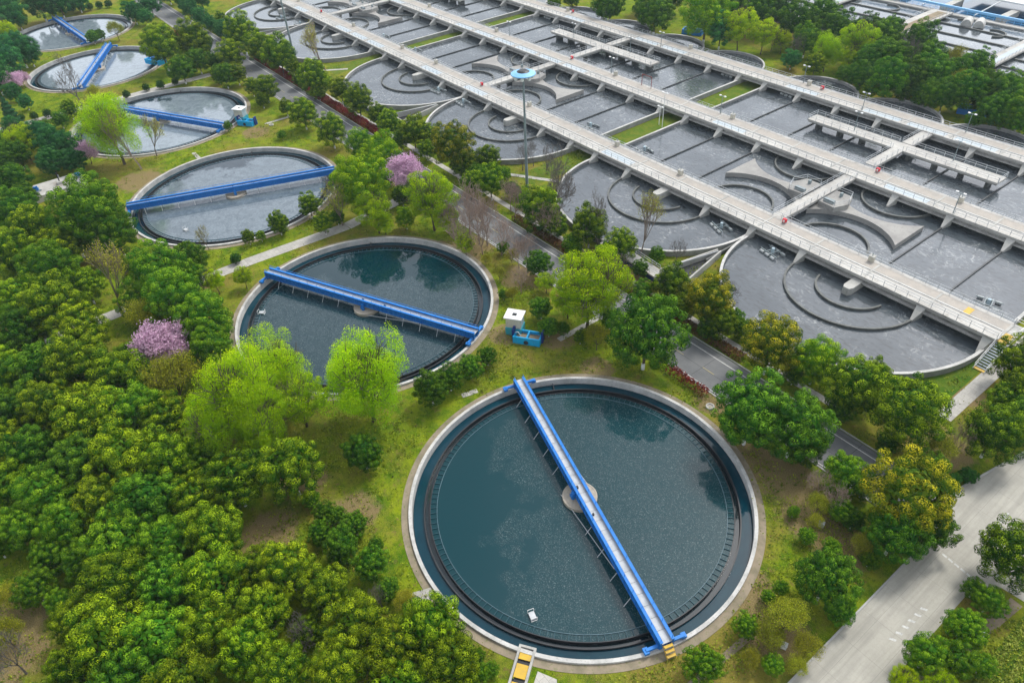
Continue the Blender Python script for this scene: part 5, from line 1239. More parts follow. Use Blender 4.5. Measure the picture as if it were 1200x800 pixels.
('G', -76.76, -32.88, 3.16, 'fresh green rounded tree in the dense wood on the left', 'fresh green rounded trees in the dense wood on the left'),
('O', -70.0, -32.81, 3.25, 'olive-yellow loose tree in the dense wood on the left', 'olive-yellow loose trees in the dense wood on the left'),
('Y', -75.3, -19.87, 2.02, 'bright yellow-green spring tree in the dense wood on the left', 'bright yellow-green spring trees in the dense wood on the left'),
('Y', -73.52, -15.37, 1.85, 'bright yellow-green spring tree in the dense wood on the left', 'bright yellow-green spring trees in the dense wood on the left'),
('P', -61.14, -33.76, 4.4, 'pink blossom tree in the wood left of the second tank', 'pink blossom trees in the dense wood on the left'),
('P', -60.98, -31.79, 2.1, 'pink blossom tree in the dense wood on the left', 'pink blossom trees in the dense wood on the left'),
('O', -50.19, -34.19, 3.93, 'yellow-tinged tree beside the pink blossom in the wood', 'olive-yellow loose trees in the dense wood on the left'),
('G', -53.66, -27.54, 3.7, 'fresh green rounded tree in the dense wood on the left', 'fresh green rounded trees in the dense wood on the left'),
('G', -62.93, -37.66, 2.61, 'fresh green rounded tree in the dense wood on the left', 'fresh green rounded trees in the dense wood on the left'),
('D', -65.7, -48.41, 4.67, 'dark green rounded tree in the dense wood on the left', 'dark green rounded trees in the dense wood on the left'),
('C', -69.03, -53.56, 3.86, 'rounded evergreen tree with yellow-tipped leaves in the dense wood on the left', 'rounded evergreen trees in the dense wood on the left'),
('C', -62.16, -44.22, 4.92, 'rounded evergreen tree with yellow-tipped leaves in the dense wood on the left', 'rounded evergreen trees in the dense wood on the left'),
('C', -55.51, -40.59, 4.55, 'rounded evergreen tree with yellow-tipped leaves in the dense wood on the left', 'rounded evergreen trees in the dense wood on the left'),
('D', -59.83, -53.9, 3.91, 'dark green rounded tree in the dense wood on the left', 'dark green rounded trees in the dense wood on the left'),
('C', -55.57, -49.74, 4.38, 'rounded evergreen tree with yellow-tipped leaves in the dense wood on the left', 'rounded evergreen trees in the dense wood on the left'),
('C', -48.9, -45.63, 4.77, 'rounded evergreen tree with yellow-tipped leaves in the dense wood on the left', 'rounded evergreen trees in the dense wood on the left'),
('G', -46.86, -40.67, 4.32, 'fresh green rounded tree in the dense wood on the left', 'fresh green rounded trees in the dense wood on the left'),
('C', -43.67, -37.74, 3.81, 'rounded evergreen tree with yellow-tipped leaves in the dense wood on the left', 'rounded evergreen trees in the dense wood on the left'),
('C', -54.69, -56.71, 3.26, 'rounded evergreen tree with yellow-tipped leaves in the dense wood on the left', 'rounded evergreen trees in the dense wood on the left'),
('D', -49.17, -53.6, 3.91, 'dark green rounded tree in the dense wood on the left', 'dark green rounded trees in the dense wood on the left'),
('D', -42.26, -49.36, 4.27, 'dark green rounded tree in the dense wood on the left', 'dark green rounded trees in the dense wood on the left'),
('C', -38.48, -44.46, 4.72, 'rounded evergreen tree with yellow-tipped leaves in the dense wood on the left', 'rounded evergreen trees in the dense wood on the left'),
('C', -34.73, -40.34, 4.24, 'rounded evergreen tree with yellow-tipped leaves in the dense wood on the left', 'rounded evergreen trees in the dense wood on the left'),
('C', -45.68, -57.4, 3.3, 'rounded evergreen tree with yellow-tipped leaves in the dense wood on the left', 'rounded evergreen trees in the dense wood on the left'),
('G', -40.16, -53.88, 3.68, 'fresh green rounded tree in the dense wood on the left', 'fresh green rounded trees in the dense wood on the left'),
('C', -34.19, -48.58, 3.85, 'rounded evergreen tree with yellow-tipped leaves in the dense wood on the left', 'rounded evergreen trees in the dense wood on the left'),
('D', -29.84, -43.94, 4.25, 'dark green rounded tree in the dense wood on the left', 'dark green rounded trees in the dense wood on the left'),
('G', -35.37, -36.74, 2.92, 'fresh green rounded tree in the dense wood on the left', 'fresh green rounded trees in the dense wood on the left'),
('C', -27.58, -39.01, 3.41, 'rounded evergreen tree with yellow-tipped leaves in the dense wood on the left', 'rounded evergreen trees in the dense wood on the left'),
('C', -23.67, -28.15, 4.18, "dark round tree on the lawn's edge below the willows", 'rounded evergreen trees in the dense wood on the left'),
('C', -26.61, -34.44, 3.91, 'rounded evergreen tree with yellow-tipped leaves in the dense wood on the left', 'rounded evergreen trees in the dense wood on the left'),
('D', -29.71, -30.97, 2.2, 'dark green rounded tree in the dense wood on the left', 'dark green rounded trees in the dense wood on the left'),
('G', -33.84, -52.39, 3.34, 'fresh green rounded tree in the dense wood on the left', 'fresh green rounded trees in the dense wood on the left'),
('G', -38.07, -57.06, 3.17, 'fresh green rounded tree in the dense wood on the left', 'fresh green rounded trees in the dense wood on the left'),
('G', -26.64, -48.42, 4.07, 'fresh green rounded tree in the dense wood on the left', 'fresh green rounded trees in the dense wood on the left'),
('G', -23.16, -44.21, 3.64, 'fresh green rounded tree in the dense wood on the left', 'fresh green rounded trees in the dense wood on the left'),
('C', -21.05, -39.31, 3.68, 'rounded evergreen tree with yellow-tipped leaves in the dense wood on the left', 'rounded evergreen trees in the dense wood on the left'),
('G', -31.95, -55.61, 2.63, 'fresh green rounded tree in the dense wood on the left', 'fresh green rounded trees in the dense wood on the left'),
('G', -27.83, -52.62, 2.81, 'fresh green rounded tree in the dense wood on the left', 'fresh green rounded trees in the dense wood on the left'),
('G', -28.61, -58.25, 2.33, 'fresh green rounded tree in the dense wood on the left', 'fresh green rounded trees in the dense wood on the left'),
('G', -25.62, -56.43, 1.68, 'fresh green rounded tree in the dense wood on the left', 'fresh green rounded trees in the dense wood on the left'),
('G', -38.47, -60.92, 2.02, 'fresh green rounded tree in the dense wood on the left', 'fresh green rounded trees in the dense wood on the left'),
('O', -29.74, -60.92, 1.64, 'olive-yellow loose tree in the dense wood on the left', 'olive-yellow loose trees in the dense wood on the left'),
('O', -24.67, -62.08, 1.76, 'olive-yellow loose tree in the dense wood on the left', 'olive-yellow loose trees in the dense wood on the left'),
('B', -20.53, -61.64, 2.33, 'bare leafless tree in the dense wood on the left', 'bare leafless trees in the dense wood on the left'),
('C', -20.03, -50.08, 4.23, 'rounded evergreen tree with yellow-tipped leaves in the dense wood on the left', 'rounded evergreen trees in the dense wood on the left'),
('D', -17.26, -46.04, 3.65, 'dark green rounded tree in the dense wood on the left', 'dark green rounded trees in the dense wood on the left'),
('C', -15.02, -41.91, 3.87, 'rounded evergreen tree with yellow-tipped leaves in the dense wood on the left', 'rounded evergreen trees in the dense wood on the left'),
('C', -20.49, -55.24, 2.59, 'rounded evergreen tree with yellow-tipped leaves in the dense wood on the left', 'rounded evergreen trees in the dense wood on the left'),
('C', -14.44, -52.43, 4.18, 'rounded evergreen tree with yellow-tipped leaves in the dense wood on the left', 'rounded evergreen trees in the dense wood on the left'),
('G', -10.72, -48.38, 3.97, 'fresh green rounded tree in the dense wood on the left', 'fresh green rounded trees in the dense wood on the left'),
('C', -9.41, -44.08, 3.47, 'rounded evergreen tree with yellow-tipped leaves in the dense wood on the left', 'rounded evergreen trees in the dense wood on the left'),
('C', -14.93, -56.77, 2.83, 'rounded evergreen tree with yellow-tipped leaves in the dense wood on the left', 'rounded evergreen trees in the dense wood on the left'),
('D', -9.13, -52.39, 3.65, 'dark green rounded tree in the dense wood on the left', 'dark green rounded trees in the dense wood on the left'),
('C', -5.3, -48.16, 3.45, 'rounded evergreen tree with yellow-tipped leaves in the dense wood on the left', 'rounded evergreen trees in the dense wood on the left'),
('C', -14.27, -37.11, 2.73, 'rounded evergreen tree with yellow-tipped leaves in the dense wood on the left', 'rounded evergreen trees in the dense wood on the left'),
('C', -10.85, -34.63, 3.7, 'rounded evergreen tree with yellow-tipped leaves in the dense wood on the left', 'rounded evergreen trees in the dense wood on the left'),
('C', -6.49, -32.22, 3.04, 'rounded evergreen tree with yellow-tipped leaves in the dense wood on the left', 'rounded evergreen trees in the dense wood on the left'),
('C', -8.21, -38.47, 3.17, 'rounded evergreen tree with yellow-tipped leaves in the dense wood on the left', 'rounded evergreen trees in the dense wood on the left'),
('C', -5.2, -41.6, 3.22, 'rounded evergreen tree with yellow-tipped leaves in the dense wood on the left', 'rounded evergreen trees in the dense wood on the left'),
('C', -0.49, -39.92, 3.13, 'rounded evergreen tree with yellow-tipped leaves in the dense wood on the left', 'rounded evergreen trees in the dense wood on the left'),
('C', -4.07, -35.82, 1.77, 'rounded evergreen tree with yellow-tipped leaves in the dense wood on the left', 'rounded evergreen trees in the dense wood on the left'),
('D', -11.09, -27.97, 2.19, 'dark green rounded tree in the dense wood on the left', 'dark green rounded trees in the dense wood on the left'),
('D', -13.14, -25.25, 1.81, 'dark green rounded tree in the dense wood on the left', 'dark green rounded trees in the dense wood on the left'),
('D', -6.62, -26.45, 2.13, 'dark green rounded tree in the dense wood on the left', 'dark green rounded trees in the dense wood on the left'),
('D', -16.03, -26.21, 1.38, 'dark green rounded tree in the dense wood on the left', 'dark green rounded trees in the dense wood on the left'),
('D', -14.93, -29.04, 1.57, 'dark green rounded tree in the dense wood on the left', 'dark green rounded trees in the dense wood on the left'),
('D', -3.17, -26.31, 1.46, 'dark green rounded tree in the dense wood on the left', 'dark green rounded trees in the dense wood on the left'),
('B', -3.84, -36.77, 1.78, 'bare leafless tree in the dense wood on the left', 'bare leafless trees in the dense wood on the left'),
('B', -2.73, -27.64, 1.24, 'bare leafless tree in the dense wood on the left', 'bare leafless trees in the dense wood on the left'),
('O', -0.44, -25.67, 1.4, 'olive-yellow loose tree in the dense wood on the left', 'olive-yellow loose trees in the dense wood on the left'),
('C', 0.24, -31.48, 3.45, 'rounded evergreen tree with yellow-tipped leaves in the dense wood on the left', 'rounded evergreen trees in the dense wood on the left'),
('C', 4.97, -30.1, 3.53, 'rounded evergreen tree with yellow-tipped leaves in the dense wood on the left', 'rounded evergreen trees in the dense wood on the left'),
('C', 2.96, -34.98, 3.13, 'rounded evergreen tree with yellow-tipped leaves in the dense wood on the left', 'rounded evergreen trees in the dense wood on the left'),
('C', 5.54, -25.77, 3.79, "round tree at the wood's edge touching the first tank's rim", 'rounded evergreen trees in the dense wood on the left'),
('C', 9.51, -26.38, 3.3, 'rounded evergreen tree with yellow-tipped leaves in the dense wood on the left', 'rounded evergreen trees in the dense wood on the left'),
('C', 8.57, -31.35, 3.05, 'rounded evergreen tree with yellow-tipped leaves in the dense wood on the left', 'rounded evergreen trees in the dense wood on the left'),
('G', 11.06, -24.01, 1.33, 'fresh green rounded tree in the dense wood on the left', 'fresh green rounded trees in the dense wood on the left'),
('D', -141.09, 138.57, 4.96, 'dark green rounded tree between the road and the round bays', 'dark green rounded trees between the road and the round bays'),
('D', -140.0, 139.3, 4.89, 'dark green rounded tree between the road and the round bays', 'dark green rounded trees between the road and the round bays'),
('D', -125.66, 143.66, 5.33, 'dark green rounded tree in the tree belt behind the farthest deck', 'dark green rounded trees in the tree belt behind the farthest deck'),
('D', -119.77, 139.21, 5.79, 'dark green rounded tree between the road and the round bays', 'dark green rounded trees between the road and the round bays'),
('D', -137.38, 154.67, 5.0, 'dark green rounded tree in the tree belt behind the farthest deck', 'dark green rounded trees in the tree belt behind the farthest deck'),
('D', -131.54, 158.81, 4.96, 'dark green rounded tree in the tree belt behind the farthest deck', 'dark green rounded trees in the tree belt behind the farthest deck'),
('L', -103.1, 143.43, 7.85, 'largest light green tree of the belt behind the farthest deck', 'bright fresh green rounded trees in the tree belt behind the farthest deck'),
('E', -96.8, 143.14, 4.79, 'dark bluish green tree in the tree belt behind the farthest deck', 'dark bluish green trees in the tree belt behind the farthest deck'),
('D', -110.67, 166.98, 4.77, 'dark green rounded tree in the tree belt behind the farthest deck', 'dark green rounded trees in the tree belt behind the farthest deck'),
('D', -97.79, 161.26, 5.68, 'dark green rounded tree in the tree belt behind the farthest deck', 'dark green rounded trees in the tree belt behind the farthest deck'),
('Y', -91.99, 145.84, 4.81, 'bright yellow-green spring tree in the tree belt behind the farthest deck', 'bright yellow-green spring trees in the tree belt behind the farthest deck'),
('Y', -85.41, 148.26, 3.87, 'bright yellow-green spring tree in the tree belt behind the farthest deck', 'bright yellow-green spring trees in the tree belt behind the farthest deck'),
('D', -96.11, 169.29, 5.18, 'dark green rounded tree in the tree belt behind the farthest deck', 'dark green rounded trees in the tree belt behind the farthest deck'),
('D', -83.07, 161.25, 5.45, 'dark green rounded tree in the tree belt behind the farthest deck', 'dark green rounded trees in the tree belt behind the farthest deck'),
('D', -107.3, 175.18, 5.44, 'dark green rounded tree in the tree belt behind the farthest deck', 'dark green rounded trees in the tree belt behind the farthest deck'),
('O', -84.69, 152.15, 2.63, 'olive-yellow loose tree in the tree belt behind the farthest deck', 'olive-yellow loose trees in the tree belt behind the farthest deck'),
('Y', -81.77, 152.58, 2.69, 'bright yellow-green spring tree in the tree belt behind the farthest deck', 'bright yellow-green spring trees in the tree belt behind the farthest deck'),
('G', -75.01, 153.96, 4.21, 'fresh green rounded tree in the tree belt behind the farthest deck', 'fresh green rounded trees in the tree belt behind the farthest deck'),
('B', -73.63, 147.61, 2.49, 'bare leafless tree in the tree belt behind the farthest deck', 'bare leafless trees in the tree belt behind the farthest deck'),
('D', -84.1, 173.94, 5.06, 'dark green rounded tree in the tree belt behind the farthest deck', 'dark green rounded trees in the tree belt behind the farthest deck'),
('D', -72.0, 163.79, 5.3, 'dark green rounded tree in the tree belt behind the farthest deck', 'dark green rounded trees in the tree belt behind the farthest deck'),
('W', -64.74, 148.74, 3.41, 'pale green soft-looking tree in front of the belt behind the farthest deck', 'soft bright green willows in the tree belt behind the farthest deck'),
('C', -63.8, 142.15, 2.95, 'rounded evergreen tree with yellow-tipped leaves in the tree belt behind the farthest deck', 'rounded evergreen trees in the tree belt behind the farthest deck'),
('Y', -61.51, 157.58, 4.78, 'bright yellow-green spring tree in the tree belt behind the farthest deck', 'bright yellow-green spring trees in the tree belt behind the farthest deck'),
('Y', -59.31, 152.11, 2.78, 'bright yellow-green spring tree in the tree belt behind the farthest deck', 'bright yellow-green spring trees in the tree belt behind the farthest deck'),
('D', -68.14, 172.79, 4.29, 'dark green rounded tree in the tree belt behind the farthest deck', 'dark green rounded trees in the tree belt behind the farthest deck'),
('D', -59.9, 167.78, 5.16, 'dark green rounded tree in the tree belt behind the farthest deck', 'dark green rounded trees in the tree belt behind the farthest deck'),
('D', -62.15, 175.41, 4.24, 'dark green rounded tree in the tree belt behind the farthest deck', 'dark green rounded trees in the tree belt behind the farthest deck'),
('D', -51.29, 170.6, 5.05, 'dark green rounded tree in the tree belt behind the farthest deck', 'dark green rounded trees in the tree belt behind the farthest deck'),
('D', -53.44, 150.92, 4.39, 'dark green rounded tree in the tree belt behind the farthest deck', 'dark green rounded trees in the tree belt behind the farthest deck'),
('D', -49.62, 154.33, 4.85, 'dark green rounded tree in the tree belt behind the farthest deck', 'dark green rounded trees in the tree belt behind the farthest deck'),
('B', -46.28, 156.85, 3.48, 'bare leafless tree in the tree belt behind the farthest deck', 'bare leafless trees in the tree belt behind the farthest deck'),
('D', -43.22, 160.78, 4.82, 'dark green rounded tree in the tree belt behind the farthest deck', 'dark green rounded trees in the tree belt behind the farthest deck'),
('D', -49.85, 141.53, 3.78, 'dark green rounded tree in the tree belt behind the farthest deck', 'dark green rounded trees in the tree belt behind the farthest deck'),
('D', -42.78, 140.89, 4.59, 'dark green rounded tree in the tree belt behind the farthest deck', 'dark green rounded trees in the tree belt behind the farthest deck'),
('D', -39.68, 146.39, 4.6, 'dark green rounded tree in the tree belt behind the farthest deck', 'dark green rounded trees in the tree belt behind the farthest deck'),
('D', -36.86, 150.85, 4.61, 'dark green rounded tree in the tree belt behind the farthest deck', 'dark green rounded trees in the tree belt behind the farthest deck'),
('G', -32.86, 143.73, 3.14, 'fresh green rounded tree in the tree belt behind the farthest deck', 'fresh green rounded trees in the tree belt behind the farthest deck'),
('O', -40.9, 170.21, 3.1, 'olive-yellow loose tree in the tree belt behind the farthest deck', 'olive-yellow loose trees in the tree belt behind the farthest deck'),
('D', -33.73, 167.39, 4.28, 'dark green rounded tree in the tree belt behind the farthest deck', 'dark green rounded trees in the tree belt behind the farthest deck'),
('D', -34.56, 158.71, 3.74, 'dark green rounded tree in the tree belt behind the farthest deck', 'dark green rounded trees in the tree belt behind the farthest deck'),
('O', -32.21, 156.42, 2.92, 'olive-yellow loose tree in the tree belt behind the farthest deck', 'olive-yellow loose trees in the tree belt behind the farthest deck'),
('D', -29.42, 143.72, 3.98, 'dark green rounded tree in the tree belt behind the farthest deck', 'dark green rounded trees in the tree belt behind the farthest deck'),
('D', -26.31, 148.09, 4.41, 'dark green rounded tree in the tree belt behind the farthest deck', 'dark green rounded trees in the tree belt behind the farthest deck'),
('D', -22.98, 151.53, 4.4, 'dark green rounded tree in the tree belt behind the farthest deck', 'dark green rounded trees in the tree belt behind the farthest deck'),
('D', -17.45, 150.17, 4.29, 'dark green rounded tree in the tree belt behind the farthest deck', 'dark green rounded trees in the tree belt behind the farthest deck'),
('D', -17.5, 143.42, 3.79, 'dark green rounded tree in the tree belt behind the farthest deck', 'dark green rounded trees in the tree belt behind the farthest deck'),
('C', -23.81, 149.51, 1.54, 'rounded evergreen tree with yellow-tipped leaves in the tree belt behind the farthest deck', 'rounded evergreen trees in the tree belt behind the farthest deck'),
('G', -12.87, 145.49, 4.17, 'fresh green rounded tree in the tree belt behind the farthest deck', 'fresh green rounded trees in the tree belt behind the farthest deck'),
('G', -23.09, 160.99, 3.62, 'fresh green rounded tree in the tree belt behind the farthest deck', 'fresh green rounded trees in the tree belt behind the farthest deck'),
('G', -19.64, 162.6, 3.15, 'fresh green rounded tree in the tree belt behind the farthest deck', 'fresh green rounded trees in the tree belt behind the farthest deck'),
('D', -11.35, 144.14, 2.89, 'dark green rounded tree in the tree belt behind the farthest deck', 'dark green rounded trees in the tree belt behind the farthest deck'),
('G', -14.89, 144.25, 2.52, 'fresh green rounded tree in the tree belt behind the farthest deck', 'fresh green rounded trees in the tree belt behind the farthest deck'),
('O', -30.21, 165.93, 2.29, 'olive-yellow loose tree in the tree belt behind the farthest deck', 'olive-yellow loose trees in the tree belt behind the farthest deck'),
('D', -35.53, 144.42, 2.72, 'dark green rounded tree in the tree belt behind the farthest deck', 'dark green rounded trees in the tree belt behind the farthest deck'),
('C', -45.98, 139.98, 2.08, 'rounded evergreen tree with yellow-tipped leaves between the road and the round bays', 'rounded evergreen trees between the road and the round bays'),
('S', -145.13, 146.5, 1.54, 'small clipped round bush in the tree belt behind the farthest deck', 'small clipped round bushes in the tree belt behind the farthest deck'),
('E', -142.03, 139.62, 2.42, 'dark bluish green tree between the road and the round bays', 'dark bluish green trees between the road and the round bays'),
('G', -56.21, 144.36, 2.2, 'fresh green rounded tree in the tree belt behind the farthest deck', 'fresh green rounded trees in the tree belt behind the farthest deck'),
('D', -117.42, 163.89, 4.24, 'dark green rounded tree in the tree belt behind the farthest deck', 'dark green rounded trees in the tree belt behind the farthest deck'),
('G', -162.76, 134.49, 2.57, 'fresh green rounded tree between the road and the round bays', 'fresh green rounded trees between the road and the round bays'),
('G', -160.15, 140.19, 3.24, 'fresh green rounded tree in the tree belt behind the farthest deck', 'fresh green rounded trees in the tree belt behind the farthest deck'),
('E', -78.64, 175.36, 3.29, 'dark bluish green tree in the tree belt behind the farthest deck', 'dark bluish green trees in the tree belt behind the farthest deck'),
('E', -71.95, 143.65, 2.49, 'dark bluish green tree in the tree belt behind the farthest deck', 'dark bluish green trees in the tree belt behind the farthest deck'),
('D', -39.29, 143.5, 2.05, 'dark green rounded tree in the tree belt behind the farthest deck', 'dark green rounded trees in the tree belt behind the farthest deck'),
('D', -20.37, 141.04, 1.93, 'dark green rounded tree in the tree belt behind the farthest deck', 'dark green rounded trees in the tree belt behind the farthest deck'),
('E', -269.28, 26.27, 4.05, 'dark bluish green tree in the wood around the far round tanks', 'dark bluish green trees in the wood around the far round tanks'),
('E', -255.6, 36.29, 3.29, 'dark bluish green tree in the wood around the far round tanks', 'dark bluish green trees in the wood around the far round tanks'),
('E', -243.4, 35.83, 2.89, 'dark bluish green tree in the wood around the far round tanks', 'dark bluish green trees in the wood around the far round tanks'),
('E', -233.78, 35.86, 2.52, 'dark bluish green tree in the wood around the far round tanks', 'dark bluish green trees in the wood around the far round tanks'),
('E', -264.79, 37.83, 4.73, 'dark bluish green tree in the wood around the far round tanks', 'dark bluish green trees in the wood around the far round tanks'),
('E', -261.65, 43.04, 4.07, 'dark bluish green tree in the wood around the far round tanks', 'dark bluish green trees in the wood around the far round tanks'),
('E', -280.94, 36.52, 4.9, 'dark bluish green tree in the wood around the far round tanks', 'dark bluish green trees in the wood around the far round tanks'),
('C', -180.52, 19.22, 2.16, 'rounded evergreen tree with yellow-tipped leaves on the near roadside above the third tank', 'rounded evergreen trees on the near roadside above the third tank'),
('G', -290.73, -15.71, 3.39, 'fresh green rounded tree in the wood around the far round tanks', 'fresh green rounded trees in the wood around the far round tanks'),
('G', -304.45, 5.35, 4.33, 'fresh green rounded tree in the wood around the far round tanks', 'fresh green rounded trees in the wood around the far round tanks'),
('E', -209.95, -30.76, 2.59, 'dark bluish green tree in the wood around the far round tanks', 'dark bluish green trees in the wood around the far round tanks'),
('D', -178.75, -24.67, 2.21, 'dark green rounded tree in the clump left of the fourth round tank', 'dark green rounded trees in the clump left of the fourth round tank'),
('D', -174.83, -29.11, 2.39, 'dark green rounded tree in the clump left of the fourth round tank', 'dark green rounded trees in the clump left of the fourth round tank'),
('N', -57.24, 25.43, 3.07, 'brownish leafless tree on the lawns among the front round tanks', 'brownish leafless trees on the lawns among the front round tanks'),
('N', -61.93, 22.65, 2.67, 'brownish leafless tree on the lawns among the front round tanks', 'brownish leafless trees on the lawns among the front round tanks'),
('O', -47.18, 25.7, 1.48, 'olive-yellow loose tree on the lawns among the front round tanks', 'olive-yellow loose trees on the lawns among the front round tanks'),
('Y', -36.41, 24.86, 1.78, 'bright yellow-green spring tree on the lawns among the front round tanks', 'bright yellow-green spring trees on the lawns among the front round tanks'),
('O', -17.32, 25.58, 1.13, 'olive-yellow loose tree on the lawns among the front round tanks', 'olive-yellow loose trees on the lawns among the front round tanks'),
('O', -44.7, 20.85, 1.28, 'olive-yellow loose tree on the lawns among the front round tanks', 'olive-yellow loose trees on the lawns among the front round tanks'),
('O', -38.43, 18.87, 1.08, 'olive-yellow loose tree on the lawns among the front round tanks', 'olive-yellow loose trees on the lawns among the front round tanks'),
('Y', -55.77, 21.22, 1.92, 'bright yellow-green spring tree on the lawns among the front round tanks', 'bright yellow-green spring trees on the lawns among the front round tanks'),
('D', -42.06, 36.14, 1.19, 'dark green rounded tree between the road and the round bays', 'dark green rounded trees between the road and the round bays'),
('G', -21.94, 26.26, 2.09, 'fresh green rounded tree on the lawns among the front round tanks', 'fresh green rounded trees on the lawns among the front round tanks'),
('C', -22.3, 20.12, 1.16, 'rounded evergreen tree with yellow-tipped leaves on the lawns among the front round tanks', 'rounded evergreen trees on the lawns among the front round tanks'),
('G', -51.33, 26.85, 1.22, 'fresh green rounded tree on the lawns among the front round tanks', 'fresh green rounded trees on the lawns among the front round tanks'),
('N', -43.34, 26.31, 2.48, 'brownish leafless tree on the lawns among the front round tanks', 'brownish leafless trees on the lawns among the front round tanks'),
('N', -57.12, 21.31, 2.6, 'brownish leafless tree on the lawns among the front round tanks', 'brownish leafless trees on the lawns among the front round tanks'),
('O', -50.35, 22.01, 0.99, 'olive-yellow loose tree on the lawns among the front round tanks', 'olive-yellow loose trees on the lawns among the front round tanks'),
('N', -39.11, 21.34, 1.8, 'brownish leafless tree on the lawns among the front round tanks', 'brownish leafless trees on the lawns among the front round tanks'),
('D', -39.83, 18.06, 0.96, 'dark green rounded tree on the lawns among the front round tanks', 'dark green rounded trees on the lawns among the front round tanks'),
('G', -41.18, 35.85, 1.52, 'fresh green rounded tree between the road and the round bays', 'fresh green rounded trees between the road and the round bays'),
('D', -25.73, 19.51, 1.19, 'dark green rounded tree on the lawns among the front round tanks', 'dark green rounded trees on the lawns among the front round tanks'),
('G', -24.06, 36.01, 1.86, 'fresh green rounded tree between the road and the round bays', 'fresh green rounded trees between the road and the round bays'),
('O', -29.07, 35.88, 1.25, 'olive-yellow loose tree between the road and the round bays', 'olive-yellow loose trees between the road and the round bays'),
('G', -62.63, 40.39, 1.9, 'fresh green rounded tree between the road and the round bays', 'fresh green rounded trees between the road and the round bays'),
('D', -67.21, 41.25, 1.75, 'dark green rounded tree between the road and the round bays', 'dark green rounded trees between the road and the round bays'),
('D', -76.25, 38.95, 2.4, 'dark green rounded tree between the road and the round bays', 'dark green rounded trees between the road and the round bays'),
('G', -73.54, 43.82, 1.81, 'fresh green rounded tree between the road and the round bays', 'fresh green rounded trees between the road and the round bays'),
('D', -48.62, 38.3, 1.78, 'dark green rounded tree between the road and the round bays', 'dark green rounded trees between the road and the round bays'),
('G', -42.96, 36.57, 1.89, 'fresh green rounded tree between the road and the round bays', 'fresh green rounded trees between the road and the round bays'),
('N', -49.22, 36.67, 2.42, 'brownish leafless tree between the road and the round bays', 'brownish leafless trees between the road and the round bays'),
('N', -69.38, 25.57, 2.32, 'brownish leafless tree on the lawns among the front round tanks', 'brownish leafless trees on the lawns among the front round tanks'),
('N', -45.59, 26.03, 2.11, 'brownish leafless tree on the lawns among the front round tanks', 'brownish leafless trees on the lawns among the front round tanks'),
('C', -81.85, 38.34, 2.42, 'rounded evergreen tree with yellow-tipped leaves between the road and the round bays', 'rounded evergreen trees between the road and the round bays'),
('C', -94.64, 37.55, 2.33, 'rounded evergreen tree with yellow-tipped leaves between the road and the round bays', 'rounded evergreen trees between the road and the round bays'),
('G', -103.38, 35.85, 2.2, 'fresh green rounded tree between the road and the round bays', 'fresh green rounded trees between the road and the round bays'),
('D', -28.98, 40.32, 1.63, 'dark green rounded tree between the road and the round bays', 'dark green rounded trees between the road and the round bays'),
('G', -29.96, 45.7, 1.51, 'fresh green rounded tree between the road and the round bays', 'fresh green rounded trees between the road and the round bays'),
('O', -23.07, 37.35, 1.37, 'olive-yellow loose tree between the road and the round bays', 'olive-yellow loose trees between the road and the round bays'),
('D', -18.5, 35.6, 1.52, 'dark green rounded tree between the road and the round bays', 'dark green rounded trees between the road and the round bays'),
('D', -10.11, 36.27, 1.75, 'dark green rounded tree between the road and the round bays', 'dark green rounded trees between the road and the round bays'),
('G', -6.64, 40.27, 1.74, 'fresh green rounded tree between the road and the round bays', 'fresh green rounded trees between the road and the round bays'),
('D', -9.36, 42.24, 1.34, 'dark green rounded tree between the road and the round bays', 'dark green rounded trees between the road and the round bays'),
('G', 4.92, 37.34, 1.61, 'fresh green rounded tree between the road and the round bays', 'fresh green rounded trees between the road and the round bays'),
('D', 13.26, 36.17, 1.78, 'dark green rounded tree between the road and the round bays', 'dark green rounded trees between the road and the round bays'),
('N', 19.29, 22.19, 1.71, 'brownish leafless tree on the verge right of the first tank', 'brownish leafless trees on the verge right of the first tank'),
('N', 22.39, 21.96, 1.67, 'brownish leafless tree on the verge right of the first tank', 'brownish leafless trees on the verge right of the first tank'),
('G', 22.63, 26.63, 1.15, 'fresh green rounded tree on the verge right of the first tank', 'fresh green rounded trees on the verge right of the first tank'),
('D', 24.51, 21.72, 1.32, 'dark green rounded tree on the verge right of the first tank', 'dark green rounded trees on the verge right of the first tank'),
('G', 28.65, 18.59, 1.26, 'fresh green rounded tree on the verge right of the first tank', 'fresh green rounded trees on the verge right of the first tank'),
('O', 21.63, 18.29, 1.08, 'olive-yellow loose tree on the verge right of the first tank', 'olive-yellow loose trees on the verge right of the first tank'),
('G', 19.1, 17.85, 0.79, 'fresh green rounded tree on the verge right of the first tank', 'fresh green rounded trees on the verge right of the first tank'),
('G', 24.19, 6.1, 0.82, 'fresh green rounded tree on the verge right of the first tank', 'fresh green rounded trees on the verge right of the first tank'),
('O', 27.38, -1.09, 1.11, 'olive-yellow loose tree on the verge right of the first tank', 'olive-yellow loose trees on the verge right of the first tank'),
('G', 29.25, -0.02, 1.13, 'fresh green rounded tree on the verge right of the first tank', 'fresh green rounded trees on the verge right of the first tank'),
('O', 30.74, 1.8, 1.08, 'olive-yellow loose tree on the verge right of the first tank', 'olive-yellow loose trees on the verge right of the first tank'),
('G', 24.47, 7.96, 0.92, 'fresh green rounded tree on the verge right of the first tank', 'fresh green rounded trees on the verge right of the first tank'),
('D', 24.51, 35.92, 1.42, 'dark green rounded tree on the verge right of the first tank', 'dark green rounded trees on the verge right of the first tank'),
('G', 24.04, 35.81, 1.18, 'fresh green rounded tree on the verge right of the first tank', 'fresh green rounded trees on the verge right of the first tank'),
